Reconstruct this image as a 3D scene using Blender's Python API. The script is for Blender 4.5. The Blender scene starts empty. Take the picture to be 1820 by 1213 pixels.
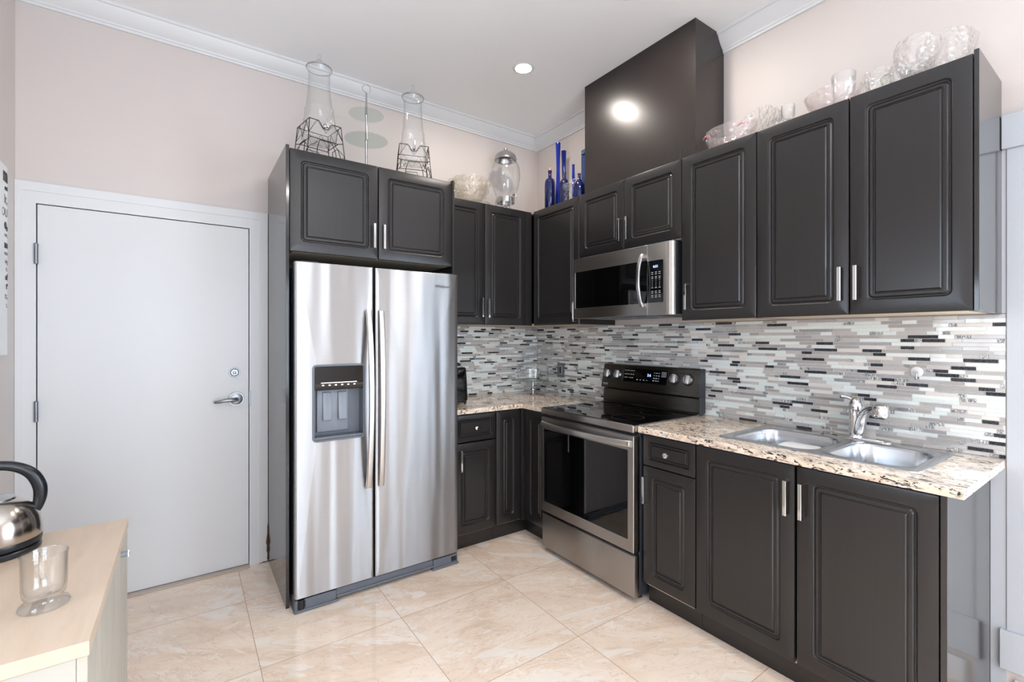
import bpy, bmesh, math, random
from mathutils import Vector, Matrix
C = bpy.context.scene.collection
SC = bpy.context.scene
random.seed(7)
PI = math.pi

# ------------------------------------------------------------------ camera
cam_d = bpy.data.cameras.new('camera')
cam = bpy.data.objects.new('camera', cam_d)
C.objects.link(cam)
cam.location = (-2.527, -3.240, 1.3774)
cam.rotation_euler = (PI / 2, 0, -0.6181)
cam_d.sensor_width = 36
cam_d.lens = 827.15 / 1820 * 36
cam_d.shift_x = (910 - 918.63) / 1820
cam_d.shift_y = (600.81 - 606.5) / 1820
cam_d.clip_start = 0.02
SC.camera = cam

# ------------------------------------------------------------------ world (overcast daylight)
W = bpy.data.worlds.new('daylight')
SC.world = W
W.use_nodes = True
bg = W.node_tree.nodes['Background']
bg.inputs[0].default_value = (0.78, 0.90, 1.06, 1)
bg.inputs[1].default_value = 3.5
SC.view_settings.view_transform = 'Standard'
SC.view_settings.look = 'None'
SC.view_settings.gamma = 1
SC.view_settings.use_curve_mapping = False
SC.view_settings.exposure = 1.66
SC.cycles.use_denoising = True
SC.cycles.max_bounces = 14
SC.cycles.diffuse_bounces = 6
SC.cycles.glossy_bounces = 6
SC.cycles.transparent_max_bounces = 24
SC.cycles.caustics_reflective = False
SC.cycles.caustics_refractive = False
SC.cycles.sample_clamp_indirect = 6.0


def portal(name, loc, rot, sx, sy):
    l = bpy.data.lights.new(name, 'AREA')
    l.shape = 'RECTANGLE'
    l.size = sx
    l.size_y = sy
    l.cycles.is_portal = True
    o = bpy.data.objects.new(name, l)
    o.location = loc
    o.rotation_euler = rot
    C.objects.link(o)


# room: x -3.2..0, y -6.2..0, z 0..3.115
XL, XR, YB, YR, ZC = -3.1997, 0.0, 0.0, -6.2, 3.115
W1 = (-5.2, -2.99, 0.28, 2.085)      # right-wall glazed opening y0,y1,z0,z1
W2 = (-2.95, -1.15, 0.45, 2.35)       # rear-wall window x0,x1,z0,z1
W3 = (-2.60, -1.95, 1.15, 1.85)        # left-wall window y0,y1,z0,z1
portal('daylight_portal', (XL - 0.09, (W3[0] + W3[1]) / 2, (W3[2] + W3[3]) / 2), (0, -PI / 2, 0), W3[3] - W3[2], W3[1] - W3[0])
portal('daylight_portal', (XR + 0.10, (W1[0] + W1[1]) / 2, (W1[2] + W1[3]) / 2), (0, PI / 2, 0), W1[3] - W1[2], W1[1] - W1[0])
portal('daylight_portal', ((W2[0] + W2[1]) / 2, YR - 0.10, (W2[2] + W2[3]) / 2), (PI / 2, 0, 0), W2[1] - W2[0], W2[3] - W2[2])


# ------------------------------------------------------------------ materials
def nmat(name):
    m = bpy.data.materials.new(name)
    m.use_nodes = True
    nt = m.node_tree
    return m, nt, nt.nodes['Principled BSDF']


def sval(nt, inp, v):
    if hasattr(v, 'links') or isinstance(v, bpy.types.NodeSocket):
        nt.links.new(v, inp)
    else:
        inp.default_value = v


def N(nt, typ, ins=None, **props):
    n = nt.nodes.new(typ)
    for k, v in props.items():
        setattr(n, k, v)
    for k, v in (ins or {}).items():
        sval(nt, n.inputs[k], v)
    return n


def lin(c):
    return tuple((x / 255 / 12.92) if x / 255 <= 0.04045 else ((x / 255 + 0.055) / 1.055) ** 2.4 for x in c) + (1,)


def coords(nt, scale=(1, 1, 1), loc=(0, 0, 0), rot=(0, 0, 0)):
    g = N(nt, 'ShaderNodeNewGeometry')
    mp = N(nt, 'ShaderNodeMapping', {'Vector': g.outputs['Position'], 'Scale': scale, 'Location': loc, 'Rotation': rot})
    return mp.outputs[0]


def ramp(nt, fac, stops):
    r = N(nt, 'ShaderNodeValToRGB', {'Fac': fac})
    cr = r.color_ramp
    while len(cr.elements) < len(stops):
        cr.elements.new(0.5)
    for e, (p, c) in zip(cr.elements, stops):
        e.position = p
        e.color = c if len(c) == 4 else tuple(c) + (1,)
    return r.outputs[0]


def mixc(nt, fac, a, b, mode='MIX'):
    m = N(nt, 'ShaderNodeMix', None, data_type='RGBA', blend_type=mode)
    sval(nt, m.inputs[0], fac)
    sval(nt, m.inputs[6], a)
    sval(nt, m.inputs[7], b)
    return m.outputs[2]


def noise(nt, vec, scale, detail=3, rough=0.5, dist=0.0, out=0):
    return N(nt, 'ShaderNodeTexNoise', {'Vector': vec, 'Scale': scale, 'Detail': detail, 'Roughness': rough, 'Distortion': dist}).outputs[out]


def bump(nt, bsdf, h, strength=0.2, dist=0.01):
    b = N(nt, 'ShaderNodeBump', {'Height': h, 'Strength': strength, 'Distance': dist})
    nt.links.new(b.outputs[0], bsdf.inputs['Normal'])
    return b


def plain(name, col, rough=0.5, metal=0.0, spec=0.5, bumpy=0.0, bscale=60, coat=0.0, var=0.0):
    m, nt, p = nmat(name)
    c = lin(col)
    v = coords(nt)
    if var > 0:
        n = noise(nt, v, 3.0, 4)
        c = mixc(nt, n, tuple(x * (1 - var) for x in c[:3]) + (1,), tuple(min(1, x * (1 + var)) for x in c[:3]) + (1,))
    sval(nt, p.inputs['Base Color'], c)
    p.inputs['Roughness'].default_value = rough
    p.inputs['Metallic'].default_value = metal
    p.inputs['Specular IOR Level'].default_value = spec
    p.inputs['Coat Weight'].default_value = coat
    if bumpy > 0:
        bump(nt, p, noise(nt, v, bscale, 3), bumpy, 0.003)
    return m


MAT = {}
MAT['wall'] = plain('wall_paint', (212, 203, 198), 0.5, bumpy=0.06, bscale=180, var=0.012)
MAT['ceil'] = plain('ceiling_paint', (246, 247, 248), 0.8, bumpy=0.05, bscale=120, var=0.01)
MAT['trim'] = plain('white_trim_paint', (222, 223, 224), 0.35, var=0.01)
MAT['trimdim'] = plain('cool_white_trim_dimmed', (192, 197, 204), 0.4, var=0.01)  # trim white, darkened to offset the strong light falling on the right casing
MAT['satindark'] = plain('brushed_lever_metal', (158, 160, 164), 0.36, 1.0)
MAT['doorp'] = plain('door_paint', (220, 221, 222), 0.33, bumpy=0.03, bscale=90, var=0.015)
MAT['dark'] = plain('dark_gap', (14, 14, 15), 0.6)
MAT['brown'] = plain('chipped_wood', (110, 72, 40), 0.8, bumpy=0.6, bscale=200, var=0.5)
MAT['chrome'] = plain('chrome', (225, 226, 228), 0.06, 1.0)
MAT['satin'] = plain('satin_nickel', (190, 190, 190), 0.24, 1.0)
MAT['zinc'] = plain('zinc_hinge', (140, 144, 150), 0.4, 1.0, var=0.2)
MAT['blackpl'] = plain('black_plastic', (22, 25, 30), 0.3, spec=0.5)
MAT['blackgloss'] = plain('black_gloss', (8, 9, 11), 0.06, spec=0.6)
MAT['blackglass'] = plain('black_glass', (5, 5, 6), 0.03, spec=0.6)
MAT['greypl'] = plain('grey_plastic', (98, 103, 112), 0.38, spec=0.5)
MAT['greypl2'] = plain('grey_plastic_light', (128, 134, 144), 0.35, spec=0.5)
MAT['darkside'] = plain('dark_painted_steel', (52, 55, 60), 0.35, spec=0.5)
MAT['white'] = plain('white_plastic', (235, 236, 236), 0.4)
MAT['ink'] = plain('ink', (45, 45, 48), 0.6)
MAT['inkl'] = plain('ink_light', (120, 120, 124), 0.6)
MAT['label'] = plain('label_print', (190, 192, 196), 0.5)
MAT['wire'] = plain('bronze_wire', (45, 38, 34), 0.4, 0.7)
MAT['cork'] = plain('cork', (196, 150, 120), 0.8, bumpy=0.4, bscale=300, var=0.2)
MAT['pink'] = plain('pink_glass_stain', (205, 130, 135), 0.2, var=0.2)


def emis(name, col, s):
    m, nt, p = nmat(name)
    p.inputs['Base Color'].default_value = (0.8, 0.8, 0.8, 1)
    p.inputs['Emission Color'].default_value = lin(col)
    p.inputs['Emission Strength'].default_value = s
    return m


MAT['lamp'] = emis('lamp_lens', (255, 246, 236), 125)
MAT['led'] = emis('clock_led', (150, 190, 255), 0.5)
MAT['ledblue'] = emis('clock_led_blue', (60, 130, 255), 0.5)
MAT['ledw'] = emis('indicator_white', (235, 240, 255), 0.3)


def steel(name, col, rough, aniso, wav=0.0, vertical=False, rot=0.0, wscale=(3.0, 3.0, 0.7)):
    m, nt, p = nmat(name)
    sc = (3, 3, 260) if not vertical else (260, 260, 3)
    v = coords(nt, sc)
    n = noise(nt, v, 1.0, 4, 0.6)
    c = lin(col)
    cc = mixc(nt, n, tuple(x * 0.93 for x in c[:3]) + (1,), tuple(min(1, x * 1.05) for x in c[:3]) + (1,))
    nt.links.new(cc, p.inputs['Base Color'])
    p.inputs['Metallic'].default_value = 1
    r = N(nt, 'ShaderNodeMapRange', {'Value': n, 'To Min': rough * 0.85, 'To Max': rough * 1.2})
    nt.links.new(r.outputs[0], p.inputs['Roughness'])
    p.inputs['Anisotropic'].default_value = aniso
    p.inputs['Anisotropic Rotation'].default_value = rot
    tg = N(nt, 'ShaderNodeCombineXYZ', {0: 0.05, 1: 0.04, 2: 1.0})
    nt.links.new(tg.outputs[0], p.inputs['Tangent'])
    if wav > 0:
        v2 = coords(nt, wscale)
        h = noise(nt, v2, 1.6, 1, 0.4)
        bump(nt, p, h, wav, 0.05)
    return m


MAT['steel'] = steel('brushed_steel', (176, 175, 176), 0.38, 0.95, 0.22, wscale=(5.5, 5.5, 0.35))
MAT['steel2'] = steel('brushed_steel_range', (180, 176, 172), 0.34, 0.9)
MAT['handlesteel'] = steel('bright_handle_steel', (205, 202, 199), 0.3, 0.5)
MAT['steelbasin'] = steel('brushed_steel_sink', (205, 207, 210), 0.24, 0.3)
MAT['bsteel'] = steel('dark_stainless', (112, 107, 102), 0.28, 0.8)
MAT['kettle'] = steel('kettle_steel', (200, 192, 184), 0.16, 0.6)


def cabinet(name, c1, c2, rough):
    m, nt, p = nmat(name)
    v = coords(nt, (90, 90, 2.2))
    n = noise(nt, v, 1.0, 5, 0.65)
    nt.links.new(mixc(nt, n, lin(c1), lin(c2)), p.inputs['Base Color'])
    v3 = coords(nt)
    sp = N(nt, 'ShaderNodeTexVoronoi', {'Vector': v3, 'Scale': 9.0})
    p.inputs['Roughness'].default_value = rough
    p.inputs['Specular IOR Level'].default_value = 0.55
    bump(nt, p, n, 0.05, 0.002)
    return m


MAT['cab'] = cabinet('espresso_laminate', (27, 25, 25), (39, 37, 37), 0.29)
MAT['hood'] = cabinet('espresso_gloss_panel', (36, 30, 28), (44, 38, 35), 0.27)
MAT['side'] = cabinet('gloss_side_panel', (40, 39, 39), (52, 50, 50), 0.10)
MAT['cabin'] = plain('cabinet_interior', (200, 184, 160), 0.5, var=0.05)


def floor_mat():
    m, nt, p = nmat('polished_marble_tile')
    g = N(nt, 'ShaderNodeNewGeometry')
    sep = N(nt, 'ShaderNodeSeparateXYZ', {'Vector': g.outputs['Position']})
    T = 0.6105

    def cell(sock, off):
        a = N(nt, 'ShaderNodeMath', {0: sock, 1: off}, operation='SUBTRACT')
        b = N(nt, 'ShaderNodeMath', {0: a.outputs[0], 1: T}, operation='DIVIDE')
        fl = N(nt, 'ShaderNodeMath', {0: b.outputs[0]}, operation='FLOOR')
        fr = N(nt, 'ShaderNodeMath', {0: b.outputs[0], 1: fl.outputs[0]}, operation='SUBTRACT')
        h = N(nt, 'ShaderNodeMath', {0: fr.outputs[0], 1: 0.5}, operation='SUBTRACT')
        ab = N(nt, 'ShaderNodeMath', {0: h.outputs[0]}, operation='ABSOLUTE')
        gt = N(nt, 'ShaderNodeMath', {0: ab.outputs[0], 1: 0.5 - 0.0022}, operation='GREATER_THAN')
        return fl.outputs[0], gt.outputs[0]
    fx, gx = cell(sep.outputs[0], -1.053)
    fy, gy = cell(sep.outputs[1], -1.046)
    grout = N(nt, 'ShaderNodeMath', {0: gx, 1: gy}, operation='MAXIMUM').outputs[0]
    idv = N(nt, 'ShaderNodeCombineXYZ', {0: fx, 1: fy})
    wn = N(nt, 'ShaderNodeTexWhiteNoise', {'Vector': idv.outputs[0]})
    ofs = N(nt, 'ShaderNodeVectorMath', {0: wn.outputs['Color'], 1: (13, 17, 9)}, operation='MULTIPLY')
    base = N(nt, 'ShaderNodeVectorMath', {0: g.outputs['Position'], 1: ofs.outputs[0]}, operation='ADD')
    ang = N(nt, 'ShaderNodeMath', {0: wn.outputs['Value'], 1: 1.2}, operation='MULTIPLY')
    rotv = N(nt, 'ShaderNodeVectorRotate', {'Vector': base.outputs[0], 'Angle': ang.outputs[0]}, rotation_type='Z_AXIS')
    mp = N(nt, 'ShaderNodeMapping', {'Vector': rotv.outputs[0], 'Scale': (1.0, 2.6, 1), 'Rotation': (0, 0, 0.5)})
    n1 = noise(nt, mp.outputs[0], 1.9, 6, 0.58, 1.3)
    n2 = noise(nt, mp.outputs[0], 5.5, 6, 0.62, 1.8)
    col = ramp(nt, n1, [(0.28, lin((226, 200, 177))), (0.45, lin((240, 217, 196))), (0.56, lin((245, 226, 207))), (0.72, lin((248, 234, 219)))])
    vein = ramp(nt, n2, [(0.475, (0, 0, 0)), (0.50, (1, 1, 1)), (0.525, (0, 0, 0))])
    vm = ramp(nt, noise(nt, mp.outputs[0], 2.2, 2), [(0.48, (0, 0, 0)), (0.60, (0.9, 0.9, 0.9))])
    vv = mixc(nt, 1.0, vein, vm, 'MULTIPLY')
    col = mixc(nt, vv, col, lin((252, 246, 238)))
    n3 = noise(nt, mp.outputs[0], 3.3, 5, 0.6, 2.2)
    v3 = ramp(nt, n3, [(0.485, (0, 0, 0)), (0.50, (0.45, 0.45, 0.45)), (0.51, (0, 0, 0))])
    col = mixc(nt, v3, col, lin((196, 162, 132)))
    pch = ramp(nt, noise(nt, mp.outputs[0], 1.3, 4, 0.6, 2.5), [(0.575, (0, 0, 0)), (0.61, (0.75, 0.75, 0.75))])
    col = mixc(nt, pch, col, lin((246, 237, 227)))
    col = mixc(nt, grout, col, lin((170, 140, 112)))
    nt.links.new(col, p.inputs['Base Color'])
    r = N(nt, 'ShaderNodeMapRange', {'Value': grout, 'To Min': 0.10, 'To Max': 0.6})
    nt.links.new(r.outputs[0], p.inputs['Roughness'])
    p.inputs['Specular IOR Level'].default_value = 0.6
    return m


MAT['floor'] = floor_mat()


def granite():
    m, nt, p = nmat('speckled_granite')
    v = coords(nt)
    vs = coords(nt, (1.5, 0.55, 1.5), rot=(0, 0, 0.25))
    n1 = noise(nt, vs, 14, 6, 0.7, 0.8)
    col = ramp(nt, n1, [(0.36, lin((196, 176, 160))), (0.46, lin((228, 209, 190))), (0.54, lin((240, 219, 196))), (0.64, lin((238, 231, 222)))])
    n2 = noise(nt, vs, 55, 5, 0.62, 1.2)
    reg = noise(nt, v, 9, 3)
    thr = N(nt, 'ShaderNodeMath', {0: reg, 1: 0.22, 2: -0.085}, operation='MULTIPLY_ADD')
    nn = N(nt, 'ShaderNodeMath', {0: n2, 1: thr.outputs[0]}, operation='SUBTRACT')
    dk = ramp(nt, nn.outputs[0], [(0.40, (1, 1, 1)), (0.425, (0, 0, 0))])
    gy = ramp(nt, noise(nt, vs, 34, 5, 0.65, 1.0), [(0.38, (0.75, 0.75, 0.75)), (0.43, (0, 0, 0))])
    col = mixc(nt, gy, col, lin((168, 158, 150)))
    vor = N(nt, 'ShaderNodeTexVoronoi', {'Vector': vs, 'Scale': 70.0})
    wsp = ramp(nt, vor.outputs['Distance'], [(0.14, (0.8, 0.8, 0.8)), (0.22, (0, 0, 0))])
    col = mixc(nt, wsp, col, lin((242, 237, 228)))
    col = mixc(nt, dk, col, lin((52, 49, 50)))
    nt.links.new(col, p.inputs['Base Color'])
    p.inputs['Roughness'].default_value = 0.09
    p.inputs['Specular IOR Level'].default_value = 0.6
    return m


MAT['granite'] = granite()


def maple(name, c1, c2, sc, rot=(0, 0, 0)):
    m, nt, p = nmat(name)
    v = coords(nt, sc, rot=rot)
    n = noise(nt, v, 3.0, 6, 0.6, 0.7)
    nt.links.new(ramp(nt, n, [(0.3, lin(c1)), (0.6, lin(c2)), (0.8, lin(c1))]), p.inputs['Base Color'])
    p.inputs['Roughness'].default_value = 0.42
    return m


MAT['maple'] = maple('maple_laminate', (205, 182, 160), (213, 192, 170), (7, 1.2, 2), (0, 0, 0.4))
MAT['mapleside'] = maple('maple_side_laminate', (178, 172, 160), (198, 193, 181), (3, 2.2, 0.9))
MAT['mapleedge'] = plain('maple_edge', (186, 182, 172), 0.4, var=0.02)


def glass(name, tint=(0.97, 0.98, 0.98), edge=(0.62, 0.66, 0.66), refl=1.0, rough=0.02, bmp=0.0, bscale=60, blend=0.35, veil=0.0, veilcol=(0.9, 0.9, 0.9)):
    m = bpy.data.materials.new(name)
    m.use_nodes = True
    nt = m.node_tree
    nt.nodes.clear()
    out = N(nt, 'ShaderNodeOutputMaterial')
    lw = N(nt, 'ShaderNodeLayerWeight', {'Blend': 0.5})
    p5 = N(nt, 'ShaderNodeMath', {0: lw.outputs['Facing'], 1: 4.0}, operation='POWER')
    fr = N(nt, 'ShaderNodeMath', {0: p5.outputs[0], 1: 0.55, 2: 0.05}, operation='MULTIPLY_ADD')
    tc = mixc(nt, N(nt, 'ShaderNodeMath', {0: lw.outputs['Facing'], 1: 3.0}, operation='POWER').outputs[0], tuple(tint) + (1,), tuple(edge) + (1,))
    tr = N(nt, 'ShaderNodeBsdfTransparent', {'Color': tc})
    gl = N(nt, 'ShaderNodeBsdfGlossy', {'Color': (1, 1, 1, 1), 'Roughness': rough})
    if bmp > 0:
        v = coords(nt)
        vo = N(nt, 'ShaderNodeTexVoronoi', {'Vector': v, 'Scale': bscale})
        b = N(nt, 'ShaderNodeBump', {'Height': vo.outputs['Distance'], 'Strength': bmp, 'Distance': 0.01})
        for s in (lw.inputs['Normal'], gl.inputs['Normal']):
            nt.links.new(b.outputs[0], s)
    f = N(nt, 'ShaderNodeMath', {0: fr.outputs[0], 1: refl}, operation='MULTIPLY', use_clamp=True)
    mx = N(nt, 'ShaderNodeMixShader', {0: f.outputs[0], 1: tr.outputs[0], 2: gl.outputs[0]})
    last = mx
    if veil > 0:
        df = N(nt, 'ShaderNodeBsdfDiffuse', {'Color': tuple(veilcol) + (1,)})
        tl = N(nt, 'ShaderNodeBsdfTranslucent', {'Color': tuple(veilcol) + (1,)})
        ad = N(nt, 'ShaderNodeMixShader', {0: 0.5, 1: df.outputs[0], 2: tl.outputs[0]})
        last = N(nt, 'ShaderNodeMixShader', {0: veil, 1: mx.outputs[0], 2: ad.outputs[0]})
    nt.links.new(last.outputs[0], out.inputs[0])
    return m


MAT['glass'] = glass('clear_glass', (0.985, 0.99, 0.99), (0.52, 0.54, 0.54), 1.2)
MAT['glassr'] = glass('clear_pressed_glass', (0.985, 0.985, 0.98), (0.66, 0.65, 0.64), 1.5, 0.04, 0.8, 60, veil=0.03)
MAT['glasswarm'] = glass('warm_pressed_glass', (0.985, 0.975, 0.95), (0.74, 0.68, 0.60), 1.3, 0.08, 0.6, 45, veil=0.14, veilcol=(0.93, 0.89, 0.82))
MAT['glasspink'] = glass('pale_pink_glass', (0.99, 0.96, 0.955), (0.72, 0.66, 0.65), 1.4, 0.05, 0.35, 50, veil=0.13, veilcol=(0.95, 0.90, 0.89))
MAT['glassgreen'] = glass('green_edge_plate_glass', (0.965, 0.985, 0.975), (0.55, 0.70, 0.66), 0.8)
MAT['traypl'] = glass('clear_tray_plastic', (0.95, 0.96, 0.97), (0.45, 0.48, 0.50), 1.2)
MAT['pane'] = glass('window_glass', (0.98, 0.99, 0.99), (0.9, 0.93, 0.93), 0.6)


def blueglass(name, col, trans):
    m, nt, p = nmat(name)
    p.inputs['Base Color'].default_value = col
    p.inputs['Roughness'].default_value = 0.04
    p.inputs['Transmission Weight'].default_value = trans
    p.inputs['Specular IOR Level'].default_value = 0.6
    return m


MAT['blue'] = blueglass('cobalt_glass', (0.008, 0.035, 0.50, 1), 0.5)
MAT['bluedark'] = blueglass('dark_cobalt_glass', (0.006, 0.010, 0.075, 1), 0.2)
MAT['bluetin'] = plain('blue_enamel', (40, 58, 108), 0.3, var=0.1)

# mosaic tiles
MAT['grout'] = plain('light_grout', (236, 236, 234), 0.8)


def tilem(name, c1, c2, rough, bmp=0.0, bscale=200, metal=0.0, coat=0.0, island=True):
    m, nt, p = nmat(name)
    g = N(nt, 'ShaderNodeNewGeometry')
    v = coords(nt)
    n = noise(nt, v, 90, 4, 0.6)
    mixf = N(nt, 'ShaderNodeMath', {0: g.outputs['Random Per Island'], 1: n}, operation='MULTIPLY_ADD')
    mixf.inputs[2].default_value = 0.0
    a = N(nt, 'ShaderNodeMath', {0: g.outputs['Random Per Island'], 1: 0.7}, operation='MULTIPLY')
    b = N(nt, 'ShaderNodeMath', {0: n, 1: 0.3}, operation='MULTIPLY')
    s = N(nt, 'ShaderNodeMath', {0: a.outputs[0], 1: b.outputs[0]}, operation='ADD')
    nt.links.new(mixc(nt, s.outputs[0], lin(c1), lin(c2)), p.inputs['Base Color'])
    p.inputs['Roughness'].default_value = rough
    p.inputs['Metallic'].default_value = metal
    p.inputs['Coat Weight'].default_value = coat
    if bmp > 0:
        vv = coords(nt, (1, 1, 1))
        bump(nt, p, noise(nt, vv, bscale, 2, 0.5, 1.0), bmp, 0.01)
    return m


MAT['tgrey'] = tilem('mosaic_grey', (162, 158, 156), (208, 205, 202), 0.10)
MAT['twhite'] = tilem('mosaic_pale_glass', (222, 232, 230), (242, 247, 245), 0.05, coat=0.5)
MAT['tstone'] = tilem('mosaic_cream', (216, 211, 205), (236, 232, 226), 0.3)
MAT['tdark'] = tilem('mosaic_dark_glass', (34, 36, 42), (66, 68, 76), 0.10, 0.8, 150)
MAT['tmir'] = tilem('mosaic_mirror', (160, 163, 168), (200, 202, 204), 0.07, metal=0.6)
MAT['tcrack'] = tilem('mosaic_crackle', (150, 156, 160), (250, 252, 252), 0.08, 1.0, 150, metal=0.8)

# ------------------------------------------------------------------ mesh helpers
IDT = Matrix.Identity(4)
RW = Matrix.Rotation(-PI / 2, 4, 'Z')       # local (x right, y into wall, z up) -> right wall
LW = Matrix.Rotation(PI / 2, 4, 'Z')        # left wall


def rr(x0, x1, z0, z1, r, n=6):
    r = max(0.0001, min(r, (x1 - x0) / 2 - 1e-4, (z1 - z0) / 2 - 1e-4))
    pts = []
    for cx, cz, a0 in ((x1 - r, z0 + r, -PI / 2), (x1 - r, z1 - r, 0), (x0 + r, z1 - r, PI / 2), (x0 + r, z0 + r, PI)):
        for i in range(n + 1):
            a = a0 + PI / 2 * i / n
            pts.append((cx + r * math.cos(a), cz + r * math.sin(a)))
    return pts


class MB:
    def __init__(self, M=IDT):
        self.bm = bmesh.new()
        self.M = M

    def v(self, co):
        return self.bm.verts.new(self.M @ Vector(co))

    def face(self, vs, mi=0):
        try:
            f = self.bm.faces.new(vs)
            f.material_index = mi
            return f
        except ValueError:
            return None

    def box(self, x0, x1, y0, y1, z0, z1, bev=0.0, seg=2, mi=0):
        x0, x1 = min(x0, x1), max(x0, x1)
        y0, y1 = min(y0, y1), max(y0, y1)
        z0, z1 = min(z0, z1), max(z0, z1)
        t = bmesh.new()
        vs = [t.verts.new((x, y, z)) for x in (x0, x1) for y in (y0, y1) for z in (z0, z1)]
        for q in ((0, 1, 3, 2), (4, 6, 7, 5), (0, 4, 5, 1), (2, 3, 7, 6), (0, 2, 6, 4), (1, 5, 7, 3)):
            t.faces.new([vs[i] for i in q])
        if bev > 0:
            bev = min(bev, 0.45 * min(x1 - x0, y1 - y0, z1 - z0))
            bmesh.ops.bevel(t, geom=list(t.edges), offset=bev, segments=seg, profile=0.5, affect='EDGES')
        self.merge(t, mi)
        return self

    def merge(self, t, mi=0):
        mp = {}
        for q in t.verts:
            mp[q] = self.bm.verts.new(self.M @ q.co)
        for f in t.faces:
            nf = self.bm.faces.new([mp[q] for q in f.verts])
            nf.material_index = mi
        t.free()

    def loops(self, rings, close=True, cap0=False, cap1=False, mi=0):
        """rings: list of lists of 3D points of equal length"""
        R = [[self.v(p) for p in ring] for ring in rings]
        n = len(R[0])
        for a, b in zip(R[:-1], R[1:]):
            for i in range(n if close else n - 1):
                j = (i + 1) % n
                self.face([a[i], a[j], b[j], b[i]], mi)
        if cap0:
            self.face(list(reversed(R[0])), mi)
        if cap1:
            self.face(R[-1], mi)
        return self

    def lathe(self, c, prof, seg=32, ripple=None, mi=0, sx=1.0, sy=1.0, rot=0.0):
        """prof: list of (r, z)"""
        rings = []
        for k, (r, z) in enumerate(prof):
            ring = []
            for i in range(seg):
                a = 2 * PI * i / seg
                rrr = r * (1 + (ripple(a, k / (len(prof) - 1)) if ripple else 0))
                x, y = rrr * math.cos(a) * sx, rrr * math.sin(a) * sy
                x, y = x * math.cos(rot) - y * math.sin(rot), x * math.sin(rot) + y * math.cos(rot)
                ring.append((c[0] + x, c[1] + y, c[2] + z))
            rings.append(ring)
        self.loops(rings, True, prof[0][0] > 1e-5 and False, False, mi)
        bmesh.ops.remove_doubles(self.bm, verts=list(self.bm.verts), dist=1e-5)
        return self

    def tube(self, pts, r, seg=10, closed=False, cap=True, mi=0):
        pts = [Vector(p) for p in pts]
        n = len(pts)
        rs = r if isinstance(r, (list, tuple)) else [r] * n
        rings = []
        up = None
        for i, p in enumerate(pts):
            if closed:
                d = (pts[(i + 1) % n] - pts[i - 1]).normalized()
            else:
                d = (pts[min(i + 1, n - 1)] - pts[max(i - 1, 0)]).normalized()
            if up is None:
                up = Vector((0, 0, 1)) if abs(d.z) < 0.9 else Vector((1, 0, 0))
            s = d.cross(up)
            if s.length < 1e-5:
                s = d.cross(Vector((1, 0.3, 0)))
            s.normalize()
            u = s.cross(d).normalized()
            up = u
            rings.append([tuple(p + (s * math.cos(2 * PI * k / seg) + u * math.sin(2 * PI * k / seg)) * rs[i]) for k in range(seg)])
        if closed:
            rings.append(rings[0])
            self.loops(rings, True, False, False, mi)
            bmesh.ops.remove_doubles(self.bm, verts=list(self.bm.verts), dist=1e-6)
        else:
            self.loops(rings, True, cap, cap, mi)
        return self

    def cyl(self, a, b, r, seg=20, mi=0, r2=None):
        return self.tube([a, b], [r, r if r2 is None else r2], seg, mi=mi)

    def prism(self, poly, z0, z1, axis='z', mi=0):
        def P(p, h):
            return {'z': (p[0], p[1], h), 'y': (p[0], h, p[1]), 'x': (h, p[0], p[1])}[axis]
        A = [self.v(P(p, z0)) for p in poly]
        B = [self.v(P(p, z1)) for p in poly]
        n = len(poly)
        for i in range(n):
            j = (i + 1) % n
            self.face([A[i], A[j], B[j], B[i]], mi)
        self.face(list(reversed(A)), mi)
        self.face(B, mi)
        return self

    def holed(self, outer, holes, z, mi=0):
        """horizontal plate face with holes; loops of 2D points"""
        es = []
        for lp in [outer] + holes:
            vs = [self.bm.verts.new(self.M @ Vector((p[0], p[1], z))) for p in lp]
            for i in range(len(vs)):
                es.append(self.bm.edges.new((vs[i], vs[(i + 1) % len(vs)])))
        r = bmesh.ops.triangle_fill(self.bm, use_beauty=True, use_dissolve=False, edges=es)
        for g in r['geom']:
            if isinstance(g, bmesh.types.BMFace):
                g.material_index = mi
        return self

    def build(self, name, mats, parent=None, weld=False, smooth=0.6, recalc=True):
        if weld:
            bmesh.ops.remove_doubles(self.bm, verts=list(self.bm.verts), dist=1e-5)
        if recalc:
            bmesh.ops.recalc_face_normals(self.bm, faces=list(self.bm.faces))
        off = WLOC.get(parent.name, Vector((0, 0, 0))) if parent else Vector((0, 0, 0))
        me = bpy.data.meshes.new(name)
        if parent:
            for q in self.bm.verts:
                q.co -= off
            loc = Vector((0, 0, 0))
            wl = off
        else:
            mn = Vector((min(q.co[i] for q in self.bm.verts) for i in range(3)))
            mxv = Vector((max(q.co[i] for q in self.bm.verts) for i in range(3)))
            loc = Vector(((mn.x + mxv.x) / 2, (mn.y + mxv.y) / 2, mn.z))
            for q in self.bm.verts:
                q.co -= loc
            wl = loc
        self.bm.to_mesh(me)
        self.bm.free()
        for f in me.polygons:
            f.use_smooth = True
        me.set_sharp_from_angle(angle=smooth)
        if not isinstance(mats, (list, tuple)):
            mats = [mats]
        for k in mats:
            me.materials.append(MAT[k] if isinstance(k, str) else k)
        o = bpy.data.objects.new(name, me)
        C.objects.link(o)
        o.location = loc
        if parent:
            o.parent = parent
        WLOC[o.name] = wl
        return o


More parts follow.
